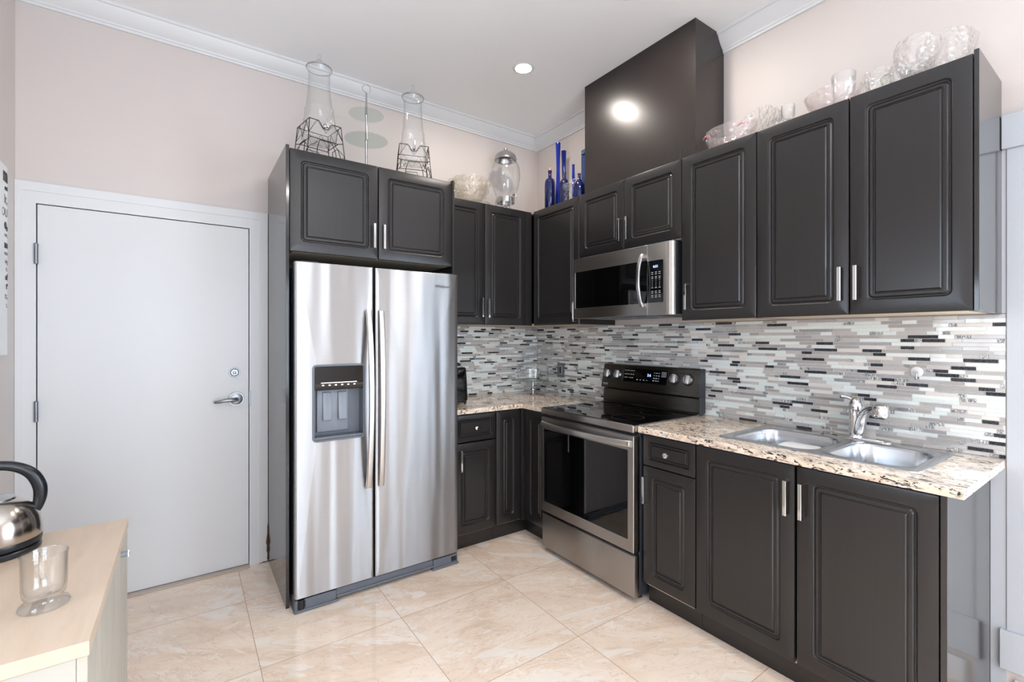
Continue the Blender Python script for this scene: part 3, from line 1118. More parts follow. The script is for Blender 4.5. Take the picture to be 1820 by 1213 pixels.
# base grille
mb = MB()
mb.box(FX0, FX0 + .20, -.712, -.62, .002, .060, .003, 1)
mb.box(FX1 - .16, FX1, -.712, -.62, .002, .060, .003, 1)
mb.box(FX0 + .20, FX1 - .16, -.706, -.62, .022, .063, .003, 1)
mb.box(FX0 + .20, FX1 - .16, -.716, -.62, .018, .030, .003, 1)
mb.box(FX0 - .004, FX0 + .21, -.722, -.62, .002, .014, .003, 1)
mb.box(FX1 - .17, FX1 + .003, -.722, -.62, .002, .014, .003, 1)
mb.build('base_grille', 'greypl', F)
mb = MB()
mb.cyl((FX0 + .030, -.700, .015), (FX0 + .030, -.700, .062), .019, 16)
mb.box(FX0 + .012, FX0 + .05, -.7135, -.70, .020, .055)
mb.build('leveling_foot', 'blackpl', F)
MB().box(FX1 - .045, FX1 - .01, -.7135, -.70, .022, .050).build('leveling_foot', 'blackpl', F)

# ------------------------------------------------------------------ stove
S = thing('stove', 'freestanding stainless electric range with black glass top and knobs', 'stove', (-.33, -1.253, 0))
s0, s1 = .871, 1.636
mb = MB(RW)
mb.box(s0 + .003, s1 - .003, -.598, -.012, .03, .900, .002, 1)
for z in (.30, .33, .80):
    pass
mb.box(s1 - .0035, s1 - .001, -.585, -.57, .10, .86)
mb.box(s1 - .0035, s1 - .001, -.55, -.545, .05, .88)
mb.build('body', 'darkside', S)
for s in (s0 + .04, s1 - .04):
    for y in (-.56, -.08):
        MB(RW).cyl((s, y, .001), (s, y, .031), .016, 12).build('foot', 'blackpl', S)
mb = MB(RW)
mb.box(s0, s1, -.652, -.600, .886, .9235, .006, 3)
mb.box(s0, s1, -.602, -.070, .900, .9235, .003, 1)
ct = mb.build('cooktop_frame', 'steel2', S)
mb = MB(RW)
mb.box(s0 + .004, s1 - .004, -.643, -.085, .9225, .9265, .0015, 1)
gt = mb.build('cooktop_glass', 'blackglass', S)
mb = MB(RW)


def ring(mb, cx, cy, r, w, z):
    n = 48
    A = [(cx + r * math.cos(2 * PI * i / n), cy + r * math.sin(2 * PI * i / n), z) for i in range(n)]
    B = [(cx + (r - w) * math.cos(2 * PI * i / n), cy + (r - w) * math.sin(2 * PI * i / n), z) for i in range(n)]
    mb.loops([A, B])


for cx, cy, r in ((1.06, -.48, .115), (1.06, -.48, .075), (1.45, -.48, .09), (1.06, -.22, .075), (1.45, -.22, .10), (1.255, -.2, .055)):
    ring(mb, cx, cy, r, .0018, .92675)
mb.build('burner_ring', 'greypl', gt)
# oven door
wz0, wz1, ws0, ws1 = .325, .792, s0 + .024, s1 - .040
mb = MB(RW)
n = 6
o_ = rr(s0 + .001, s1 - .001, .262, .868, .004, n)
rings = [[(p[0], -.600, p[1]) for p in o_], [(p[0], -.645, p[1]) for p in o_]]
o2 = rr(s0 + .004, s1 - .004, .265, .865, .004, n)
rings.append([(p[0], -.648, p[1]) for p in o2])
i_ = rr(ws0, ws1, wz0, wz1, .004, n)
rings.append([(p[0], -.648, p[1]) for p in i_])
rings.append([(p[0], -.643, p[1]) for p in i_])
mb.loops(rings, True, True, False)
od = mb.build('oven_door', 'steel2', S, smooth=0.4)
mb = MB(RW)
mb.box(ws0 - .002, ws1 + .002, -.646, -.640, wz0 - .002, wz1 + .002)
mb.build('oven_window', 'blackglass', od)
# bowed handle
mb = MB(RW)
rings = []
K = 30
for k in range(K + 1):
    t = k / K
    s = s0 + .010 + (s1 - s0 - .024) * t
    bow = 1 - (2 * t - 1) ** 2
    y = -.655 - .042 * bow ** .75
    h = .017
    prof = rr(-h, h, 0, .014, .006, 3)
    rings.append([(s, y + p[1], .826 + p[0]) for p in prof])
mb.loops(rings, True, True, True)
for s in (s0 + .03, s1 - .034):
    mb.box(s - .018, s + .014, -.664, -.646, .814, .838, .003, 1)
mb.build('handle', 'handlesteel', od, smooth=0.6)
mb = MB(RW)
mb.box(s0 + .002, s1 - .001, -.641, -.600, .030, .243, .004, 2)
mb.build('drawer', 'steel2', S)
MB(RW).box(s0 + .012, s1 - .012, -.625, -.599, .244, .261).build('door_gap', 'dark', S)
MB(RW).box(s0 + .012, s1 - .012, -.630, -.601, .869, .885).build('door_gap', 'dark', S)
# backguard
mb = MB(RW)
prof = [(-.014, .926), (-.074, .926), (-.079, .936), (-.076, 1.016), (-.060, 1.022), (-.060, 1.027), (-.014, 1.027)]
mb.prism([(p[0], p[1]) for p in prof], s0 + .002, s1 - .002, 'x')
bgd = mb.build('backguard', 'bsteel', S, smooth=0.4)
mb = MB(RW)
prof = [(-.014, 1.028), (-.096, 1.028), (-.100, 1.031), (-.0655, 1.186), (-.060, 1.192), (-.014, 1.192)]
mb.prism([(p[0], p[1]) for p in prof], s0, s1, 'x')
cpn = mb.build('control_panel', 'bsteel', S, smooth=0.4)
mb = MB(RW)
prof = [(-.0135, 1.0285), (-.093, 1.0285), (-.059, 1.1905), (-.0135, 1.1905)]
mb.prism([(p[0], p[1]) for p in prof], s1 - .0005, s1 + .0015, 'x')
prof = [(-.0135, .927), (-.073, .927), (-.073, 1.026), (-.0135, 1.026)]
mb.prism([(p[0], p[1]) for p in prof], s1 - .0025, s1 + .0010, 'x')
mb.build('end_cap', 'darkside', cpn, smooth=0.3)
MP = RW @ Matrix.Translation((0, -.100, 1.031)) @ Matrix.Rotation(-math.atan2(.0345, .155), 4, 'X')
mb = MB(MP)
mb.box(1.066, 1.421, -.0022, .002, .052, .142, .001, 1)
dsp = mb.build('display', 'blackgloss', cpn)
text('clock_digits', '3:6', .026, MP, (1.262, -.0026, .096), 'led', dsp)
mb = MB(MP)
rnd = random.Random(3)
for r, (zz, xs) in enumerate([(.128, [1.078 + .018 * i for i in range(5)]), (.103, [1.080 + .017 * i for i in range(5)]), (.080, [1.078, 1.09, 1.108, 1.126, 1.144]),
                              (.070, [1.185, 1.212, 1.239, 1.264]), (.122, [1.318, 1.336, 1.354]), (.105, [1.318, 1.336, 1.354]), (.088, [1.318, 1.336, 1.354]), (.072, [1.316, 1.336, 1.352])]):
    for x in xs:
        w_ = .0035 + rnd.random() * .003
        h_ = .0012 + rnd.random() * .0018
        mb.box(x - w_, x + w_, -.0026, -.002, zz - h_, zz + h_)
mb.build('key_legends', 'label', dsp)
mb = MB(MP)
for zz in (.104, .116, .128):
    mb.box(1.373, 1.410, -.0028, -.002, zz - .0045, zz + .0045)
mb.build('touch_keys', 'greypl2', dsp)
for sk in (.923, 1.017, 1.474, 1.569):
    mb = MB(MP)
    zc = .0955
    mb.cyl((sk, 0, zc), (sk, -.004, zc), .036, 32)
    kb = None
    mb2 = MB(MP)
    mb2.tube([(sk, -.003, zc), (sk, -.018, zc), (sk, -.021, zc)], [.0315, .030, .028], 32)
    mb2.box(sk - .0075, sk + .0075, -.036, -.020, zc - .027, zc + .027, .003, 2)
    o = mb2.build('knob', 'satin', S, smooth=0.5)
    mb.build('knob_ring', 'blackpl', o)
mb = MB(MP)
ring(mb, .893, 0, .0001, 0, 0)
mb.bm.clear()
n = 24
A = [(.893 + .0085 * math.cos(2 * PI * i / n), -.0006, .024 + .0085 * math.sin(2 * PI * i / n)) for i in range(n)]
B = [(.893 + .0065 * math.cos(2 * PI * i / n), -.0006, .024 + .0065 * math.sin(2 * PI * i / n)) for i in range(n)]
mb.loops([A, B])
mb.box(.8925, .8940, -.0008, -.0002, .020, .028)
mb.box(.8925, .8970, -.0008, -.0002, .020, .0215)
mb.build('logo', 'label', cpn)
text('logo_letters', 'LG', .020, MP, (.904, -.0006, .0175), 'label', cpn, bold=.0004)

# ------------------------------------------------------------------ microwave
M_ = thing('microwave', 'stainless over-the-range microwave with bowed handle and black keypad', 'microwave', (-.2, -1.295, 1.503))
m0, m1 = .9145, 1.6935
mb = MB(RW)
mb.box(m0 + .0015, m1 - .014, -.376, -.012, 1.506, 1.911, .003, 1)
mb.build('body', 'darkside', M_)
mb = MB(RW)
for k in range(3):
    mb.box(1.0 + k * .2, 1.16 + k * .2, -.34, -.10, 1.500, 1.5065, .001, 1)
mb.build('grease_filter', 'greypl', M_)
ms = 1.528
mb = MB(RW)
n = 6
fo = rr(m0, ms - .001, 1.504, 1.9015, .003, n)
fi = rr(.931, 1.5265, 1.5735, 1.813, .004, n)
mb.loops([[(p[0], -.377, p[1]) for p in fo], [(p[0], -.403, p[1]) for p in fo], [(p[0], -.405, p[1]) for p in rr(m0 + .002, ms - .002, 1.506, 1.9, .003, n)],
          [(p[0], -.405, p[1]) for p in rr(.929, 1.524, 1.5715, 1.815, .008, n)], [(p[0], -.4025, p[1]) for p in rr(.931, 1.522, 1.5735, 1.813, .007, n)]], True, True, False)
md = mb.build('door', 'steel2', M_, smooth=0.4)
MB(RW).box(.930, 1.523, -.4035, -.398, 1.5725, 1.814).build('door_window', 'blackglass', md)
mb = MB(RW)
# right panel with rounded outer edge
prof = [(ms + .0005, -.377), (ms + .0005, -.4045), (1.650, -.405), (1.664, -.4040), (1.675, -.4005), (1.684, -.394), (1.690, -.385), (1.6925, -.377)]
mb.prism([(p[0], p[1]) for p in prof], 1.504, 1.9015)
mp_ = mb.build('side_trim', 'steel2', M_, smooth=0.5)
mb = MB(RW)
mb.loops([[(p[0], -.404, p[1]) for p in rr(1.531, 1.6335, 1.5735, 1.8075, .006, 4)], [(p[0], -.4068, p[1]) for p in rr(1.531, 1.6335, 1.5735, 1.8075, .006, 4)]], True, False, True)
kp = mb.build('keypad', 'blackgloss', M_, smooth=0.4)
text('clock_digits', '4:01', .021, RW, (1.566, -.4072, 1.7665), 'ledblue', kp, bold=.0003)
mb = MB(RW)
rows = [1.742, 1.732, 1.717, 1.708, 1.697, 1.686, 1.676, 1.666, 1.656, 1.636, 1.627, 1.613, 1.604]
for i, zz in enumerate(rows):
    for j in range(3):
        x = 1.562 + j * .0245
        w_ = .0018 if 4 <= i <= 7 else .0062
        mb.box(x - w_, x + w_, -.4072, -.4066, zz - .0015, zz + .0015)
mb.build('key_legends', 'label', kp)
mb = MB(RW)
rings = []
for k in range(25):
    t = k / 24
    z = 1.552 + (1.852 - 1.552) * t
    bow = 1 - (2 * t - 1) ** 2
    y = -.424 - .036 * bow ** .8
    prof = rr(-.0125, .0125, 0, .015, .006, 3)
    rings.append([(1.498 + p[0], y + p[1], z) for p in prof])
mb.loops(rings, True, True, True)
for z in (1.565, 1.839):
    mb.box(1.488, 1.508, -.424, -.404, z - .013, z + .013, .003, 1)
mb.build('handle', 'satin', md, smooth=0.6)

# ------------------------------------------------------------------ sink
K_ = thing('sink', 'stainless steel double-bowl drop-in sink in the granite worktop', 'sink', ((SX0 + SX1) / 2, (SY0 + SY1) / 2, .75))
mb = MB()
n = 8
B1 = (-.478, -.125, -2.402, -2.042)
B2 = (-.478, -.125, -2.716, -2.438)
zr = HC + .004


def r2(x0, x1, y0, y1, r, ins=0):
    return rr(x0 + ins, x1 - ins, y0 + ins, y1 - ins, r, n)


out0 = r2(SX0, SX1, SY0, SY1, .035)
out1 = r2(SX0, SX1, SY0, SY1, .03, .005)
mb.loops([[(p[0], p[1], HC + .0006) for p in out0], [(p[0], p[1], zr - .001) for p in r2(SX0, SX1, SY0, SY1, .034, .001)], [(p[0], p[1], zr) for p in out1]])
h1 = r2(*B1, .075)
h2 = r2(*B2, .075)
mb.holed(out1, [h1, h2], zr)
for Bx, dpt in ((B1, .17), (B2, .15)):
    prof = [(0, 0, .075), (.003, -.002, .072), (.006, -.010, .070), (.012, -dpt * .55, .066), (.018, -dpt * .85, .062), (.030, -dpt * .97, .055), (.055, -dpt, .045)]
    rings = [[(p[0], p[1], zr + dz) for p in r2(*Bx, r, ins)] for ins, dz, r in prof]
    cx, cy = (Bx[0] + Bx[1]) / 2, (Bx[2] + Bx[3]) / 2
    rings.append([(cx + .04 * (p[0] - cx) / .18, cy + .04 * (p[1] - cy) / .18, zr - dpt - .003) for p in r2(*Bx, .045, .055)])
    mb.loops(rings, True, False, True)
sk = mb.build('sink_bowls', 'steelbasin', K_, weld=True, smooth=0.7)
for Bx, dpt in ((B1, .17), (B2, .15)):
    cx, cy = (Bx[0] + Bx[1]) / 2, (Bx[2] + Bx[3]) / 2
    mb = MB()
    mb.lathe((cx, cy, zr - dpt - .0025), [(.0, .0008), (.03, .001), (.040, .003), (.043, .0005)], 28)
    mb.build('drain', 'chrome', K_)
# tray in the left bowl
mb = MB()
prof = [(-.004, .001, .06), (.0, .0, .06), (.004, -.008, .055), (.008, -.020, .052), (.016, -.024, .045)]
bt = (-.43, -.165, -2.375, -2.070)
rings = [[(p[0], p[1], .9035 + dz) for p in rr(bt[0] + i, bt[1] - i, bt[2] + i, bt[3] - i, r, 6)] for i, dz, r in prof]
rings.append([((bt[0] + bt[1]) / 2, (bt[2] + bt[3]) / 2, .783)] * len(rings[0]))
mb.loops(rings[:-1], True, False, True)
tag(mb.build('dish_tray', 'traypl', None, smooth=0.6), 'shallow clear plastic tray hung inside the left sink bowl', 'tray')
mb = MB()
mb.loops([[(x_, y_, z_) for x_, y_ in ((-.375, -2.235), (-.35, -2.20), (-.225, -2.185), (-.20, -2.205), (-.20, -2.315), (-.225, -2.345), (-.34, -2.350), (-.375, -2.33))] for z_ in (.8798, .888)], True, True, True)
tag(mb.build('sink_mat', 'white', None), 'small white board lying on the tray in the left sink bowl', 'board')

# faucet
T_ = thing('faucet', 'chrome single-lever kitchen faucet with curved spout behind the sink', 'faucet', (-.062, -2.41, zr))
mb = MB()
pl = rr(-.088, -.034, -2.548, -2.272, .027, 8)
pl2 = rr(-.084, -.038, -2.544, -2.276, .023, 8)
mb.loops([[(p[0], p[1], zr) for p in pl], [(p[0], p[1], zr + .005) for p in pl], [(p[0], p[1], zr + .009) for p in pl2]], True, True, True)
mb.build('deck_plate', 'chrome', T_, smooth=0.7)
mb = MB()
fx, fy_ = -.060, -2.412
mb.lathe((fx, fy_, zr), [(0, .007), (.031, .007), (.031, .012), (.0265, .02), (.0245, .05), (.0235, .10), (.0245, .125), (.0255, .132), (.0, .132)], 28)
mb.build('faucet_body', 'chrome', T_, smooth=0.7)
mb = MB()
mb.lathe((fx, fy_, zr), [(0, .133), (.0255, .133), (.026, .145), (.0235, .160), (.0165, .178), (.008, .189), (0, .192)], 28, ripple=None)
cap_ = mb.build('lever_cap', 'chrome', T_, smooth=0.7)
mb = MB()
mb.tube([(fx, fy_ + .008, zr + .172), (fx - .004, fy_ + .022, zr + .182), (fx - .008, fy_ + .04, zr + .187), (fx - .01, fy_ + .052, zr + .188)], [.006, .007, .0085, .0075], 12)
mb.build('lever', 'chrome', cap_, smooth=0.7)
MB().box(fx - .0262, fx - .0245, fy_ - .004, fy_ + .004, zr + .140, zr + .146, .0005, 1).build('hot_mark', plain('red_mark', (190, 50, 40), .4), cap_)
mb = MB()
dv = Vector((-.62, -.78, 0)).normalized()
P0 = Vector((fx, fy_, zr))


def sp(h, u):
    return tuple(P0 + dv * h + Vector((0, 0, u)))


mb.tube(*spl([sp(.004, .030), sp(.022, .035), sp(.030, .060), sp(.042, .095), (sp(.066, .128)), sp(.095, .148), sp(.125, .156), sp(.150, .156)], 4,
        [.019, .0205, .0212, .0208, .0200, .019, .0190, .0195]), 24)
mb.tube([sp(.150, .158), sp(.152, .172), sp(.156, .178)][::-1] + [], [.004, .012, .018], 18)
spo = mb.build('spout', 'chrome', T_, smooth=0.7)
mb = MB()
hp = Vector(sp(.157, 0))
mb.lathe((hp.x, hp.y, zr), [(0, .181), (.012, .180), (.022, .174), (.0275, .163), (.0290, .150), (.0290, .128), (.0275, .122), (0, .122)], 28)
mb.build('spray_head', 'chrome', T_, smooth=0.7)

# ------------------------------------------------------------------ small wall things
mb = MB(RW)
hk = thing('suction_hook', 'small round white wall hook on the mosaic above the sink', 'hook', (-.011, -2.617, 1.23))
mb.tube([(2.617, -.0095, 1.234), (2.617, -.013, 1.234), (2.617, -.016, 1.234)], [.022, .021, .012], 28)
mb.build('suction_disc', 'white', hk)
mb = MB(RW)
mb.tube([(2.617, -.014, 1.232), (2.617, -.024, 1.229), (2.617, -.022, 1.212), (2.617, -.028, 1.202), (2.617, -.034, 1.208)], .003, 8)
mb.cyl((2.617, -.015, 1.232), (2.617, -.022, 1.232), .006, 12)
mb.build('hook', 'satin', hk)
o = thing('wall_outlet', 'dark grey rocker switch plate on the mosaic left of the stove', 'outlet', (-.011, -.327, 1.05))
MB(RW).box(.285, .369, -.0145, -.009, 1.052, 1.171, .002, 2).build('cover_plate', 'greypl', o)
mb = MB(RW)
mb.box(.3095, .3445, -.0165, -.014, 1.078, 1.146, .001, 1)
oo = mb.build('rocker_frame', 'label', o)
MB(RW).box(.314, .340, -.0185, -.016, 1.083, 1.141, .001, 1).build('rocker', 'blackpl', o)
# rail under back wall cabinet
rl = thing('towel_rail', 'thin double chrome rail mounted on the mosaic beside the refrigerator', 'rail', (-1.05, -.05, 1.40))
mb = MB()
for z in (1.418, 1.397):
    mb.tube([(-1.145, -.045, z), (-.93, -.045, z), (-.918, -.042, z), (-.914, -.034, z)], .0045, 10)
mb.box(-.920, -.908, -.040, -.0088, 1.392, 1.423, .002, 1)
mb.build('bars', 'satin', rl)

# ------------------------------------------------------------------ toaster and cake stand
t = thing('black_toaster', 'black glossy countertop appliance half hidden behind the refrigerator edge', 'appliance', (-1.02, -.33, HC))
mb = MB()
mb.loops([[(p[0], p[1], z) for p in rr(-1.13 + i, -.930 - i, -.425 + i, -.25 - i, .03, 6)] for z, i in ((HC + .022, .006), (HC + .03, 0), (HC + .14, .003), (HC + .245, .008), (HC + .255, .014))], True, True, True)
mb.build('housing', 'blackgloss', t, smooth=0.6)
mb = MB()
mb.loops([[(p[0], p[1], z) for p in rr(-1.12, -.938, -.418, -.26, .02, 5)] for z in (HC + .012, HC + .0225)], True, True, True)
for x in (-1.11, -.953):
    for y in (-.405, -.275):
        mb.cyl((x, y, HC + .0002), (x, y, HC + .014), .009, 12)
mb.build('base', 'blackpl', t)
mb = MB()
mb.box(-1.04, -.972, -.36, -.31, HC + .272, HC + .286, .004, 2)
mb.box(-.99, -.955, -.352, -.318, HC + .262, HC + .279, .004, 2)
mb.cyl((-1.03, -.335, HC + .25), (-1.03, -.335, HC + .275), .012, 12)
mb.build('lid_lever', 'blackpl', t)
MB().box(-.931, -.914, -.36, -.35, HC + .05, HC + .056, .002, 1).build('side_lever', 'blackpl', t)

ck = thing('cake_stand', 'glass cake stand with clear dome in the worktop corner', 'cake stand', (-.215, -.215, HC))
cc = (-.215, -.215, HC)
mb = MB()
mb.lathe(cc, [(0, .0005), (.048, .0005), (.05, .004), (.030, .008), (.020, .013), (.018, .02), (.024, .032), (.023, .042), (.011, .058), (.0085, .075), (.0105, .108), (.0, .108)], 28)
mb.build('pedestal', 'satin', ck, smooth=0.7)
mb = MB()
mb.lathe(cc, [(0, .1085), (.131, .1085), (.133, .111), (.131, .1145), (0, .1145)], 48)
mb.build('plate', 'glassgreen', ck, smooth=0.5)
mb = MB()
mb.lathe(cc, [(.126, .115), (.1275, .12), (.1285, .20), (.127, .222), (.118, .240), (.098, .251), (.05, .259), (.014, .262), (.010, .270), (.018, .280), (.016, .291), (0, .295)], 48)
mb.build('dome', 'glass', ck, smooth=0.7)

# ------------------------------------------------------------------ poster on the left wall
po = thing('poster', 'white paper print with lines of grey lettering on the left wall', 'poster', (XL, -.42, 1.29))
mb = MB(LW)
rows = 14
ring_ = []
A = []
for i in range(13):
    u = i / 12
    x = -.72 + u * (.72 - .150)
    A.append(x)
g0 = [[(x, 3.1997 - .003 - .010 * math.sin(PI * min(1, (x + .72) / .57)) - (0.006 if j < 2 else 0), 2.155 - j * (2.155 - 1.300) / rows - (.0 if j < rows else .0)) for x in A] for j in range(rows + 1)]


def lwp(x, d, z):      # left-wall local point: y measured into wall
    return (x, 3.1997 - d, z)


mb = MB(LW)
front = [[lwp(x, .006 + .006 * math.sin(PI * (x + .72) / .57), 2.155 - j * .855 / rows) for x in A] for j in range(rows + 1)]
backp = [[(p[0], p[1] + .0012, p[2]) for p in r_] for r_ in front]
mb.loops(front, False)
mb.loops(backp, False)
sheet = mb.build('sheet', 'white', po, smooth=1.0, recalc=False)
TX = [('m', 2.085, .085, 'ink', .004), ('ent', 2.047, .030, 'ink', .0012), ('It,', 1.985, .060, 'inkl', 0), ('OU', 1.925, .055, 'inkl', 0), ('o,', 1.872, .060, 'ink', .003), ('ow,', 1.835, .030, 'inkl', 0),
      ('ne', 1.785, .045, 'ink', .002), ('eam', 1.752, .028, 'inkl', 0), ('ing', 1.715, .03, 'inkl', 0), ('it.', 1.68, .03, 'inkl', 0), ('of', 1.640, .040, 'ink', .001), ('r', 1.600, .045, 'ink', .002), ('ts,', 1.555, .04, 'inkl', 0), ('t.', 1.515, .035, 'inkl', 0)]
for s_, z_, sz, m_, b_ in TX:
    text('lettering', s_, sz, LW, (-.158, 3.1997 - .0085, z_), m_, sheet, align='RIGHT', bold=b_)

# ------------------------------------------------------------------ maple side cabinet, kettle and mug
TB = thing('side_cabinet', 'pale maple laminate cabinet in the left foreground', 'cabinet', (-2.94, -1.54, 0))
TX0, TX1, TY0, TY1, TZ = -3.195, -2.690, -1.943, -1.141, .750
MB().box(TX0, TX1, TY0, TY1, TZ - .030, TZ, .0012, 1).build('tabletop', ['maple'], TB)
MB().box(TX1 - .020, TX1 - .003, TY0 + .003, TY1, 0, TZ - .0305, .001, 1).build('side_panel', 'mapleside', TB)
MB().box(TX0, TX0 + .018, TY0 + .003, TY1, 0, TZ - .0305, .001, 1).build('side_panel', 'mapleside', TB)
MB().box(TX0 + .0185, TX1 - .0205, TY0 + .004, TY0 + .020, .02, TZ - .031, .001, 1).build('front_panel', 'mapleedge', TB)
MB().box(TX0 + .0185, TX1 - .0205, TY1 - .016, TY1 - .002, .02, TZ - .031, .001, 1).build('back_panel', 'mapleside', TB)
mb = MB()
mb.tube([(-2.694, -1.325, .694), (-2.676, -1.325, .694)], .0085, 18)
pg = mb.build('peg', 'greypl2', TB)
mb = MB()
mb.tube([(-2.6765, -1.325, .694), (-2.673, -1.325, .694)], [.0115, .0105], 20)
mb.build('peg_cap', 'white', pg)
MB().cyl((-2.674, -1.325, .694), (-2.6725, -1.325, .694), .005, 12).build('peg_socket', 'dark', pg)

kx, ky = -2.985, -1.262
KT = thing('kettle', 'round brushed steel kettle with black handle and base', 'kettle', (kx, ky, TZ))
mb = MB()
mb.lathe((kx, ky, TZ), [(0, .0006), (.098, .0006), (.102, .004), (.102, .014), (.099, .018), (0, .018)], 40)
mb.build('power_base', 'blackpl', KT, smooth=0.6)
mb = MB()
mb.lathe((kx, ky, TZ), [(0, .0185), (.094, .0185), (.103, .024), (.1045, .036), (.1035, .041), (0, .041)], 40)
mb.build('lower_collar', 'blackpl', KT, smooth=0.6)
mb = MB()
mb.lathe((kx, ky, TZ), [(.0, .042), (.1045, .042), (.1055, .046), (.1045, .072), (.100, .098), (.090, .122), (.075, .141), (.056, .153), (.050, .155)], 48)
mb.build('kettle_body', 'kettle', KT, smooth=0.7)
mb = MB()
mb.lathe((kx, ky, TZ), [(.050, .1555), (.048, .160), (.030, .165), (.0, .167)], 36)
lidk = mb.build('kettle_lid', 'satin', KT, smooth=0.7)
mb = MB()
mb.lathe((kx, ky, TZ), [(0, .166), (.008, .167), (.008, .176), (.015, .182), (.015, .190), (.0, .194)], 24)
mb.build('lid_knob', 'blackpl', lidk, smooth=0.7)
mb = MB()
hv = Vector((.984, .176, 0))


def kp_(h, z):
    return (kx + hv.x * h, ky + hv.y * h, TZ + z)


mb.tube(*spl([kp_(-.085, .20), kp_(-.066, .232), kp_(-.03, .251), kp_(.012, .254), kp_(.050, .243), kp_(.080, .218), kp_(.0965, .180), kp_(.098, .145), kp_(.092, .116), kp_(.088, .104)], 5,
        [.008, .010, .0125, .0135, .0145, .016, .0165, .0155, .013, .010]), 22)
mb.build('handle', 'blackpl', KT, smooth=0.7)
mb = MB()
mb.tube([kp_(-.085, .06), kp_(-.12, .09), kp_(-.150, .125)], [.024, .018, .012], 18)
mb.build('spout', 'kettle', KT, smooth=0.7)

gx, gy = -2.797, -1.712
MG = thing('glass_mug', 'clear glass mug with a flared foot standing in front of the kettle', 'mug', (gx, gy, TZ))
mb = MB()
mb.lathe((gx, gy, TZ), [(0, .0006), (.044, .0006), (.0455, .004), (.043, .010), (.033, .017), (.032, .021), (.0375, .030), (.0395, .045), (.0400, .080), (.0410, .118), (.0422, .124), (.0410, .1255),
                        (.0392, .123), (.0375, .080), (.0365, .046), (.033, .034), (.020, .029), (0, .028)], 48)
mb.build('mug_body', 'glassmug', MG, smooth=0.7) if 'glassmug' in MAT else mb.build('mug_body', 'glass', MG, smooth=0.7)
mb = MB()
mb.tube(spl([(gx - .008, gy + .038, TZ + .108), (gx - .014, gy + .062, TZ + .104), (gx - .018, gy + .075, TZ + .085), (gx - .018, gy + .074, TZ + .060), (gx - .013, gy + .058, TZ + .045), (gx - .008, gy + .038, TZ + .042)], 4), .0058, 12)
mb.build('mug_handle', 'glass', MG, smooth=0.7)


# ------------------------------------------------------------------ things on top of the cabinets
def sq(r, n, k):
    """rounded-square radius as function of angle; k 0 circle .. 1 squarish"""
    out = []
    for i in range(n):
        a = 2 * PI * i / n
        p = 2 + 4 * k
        out.append((r / ((abs(math.cos(a)) ** p + abs(math.sin(a)) ** p) ** (1 / p)), a))
    return out


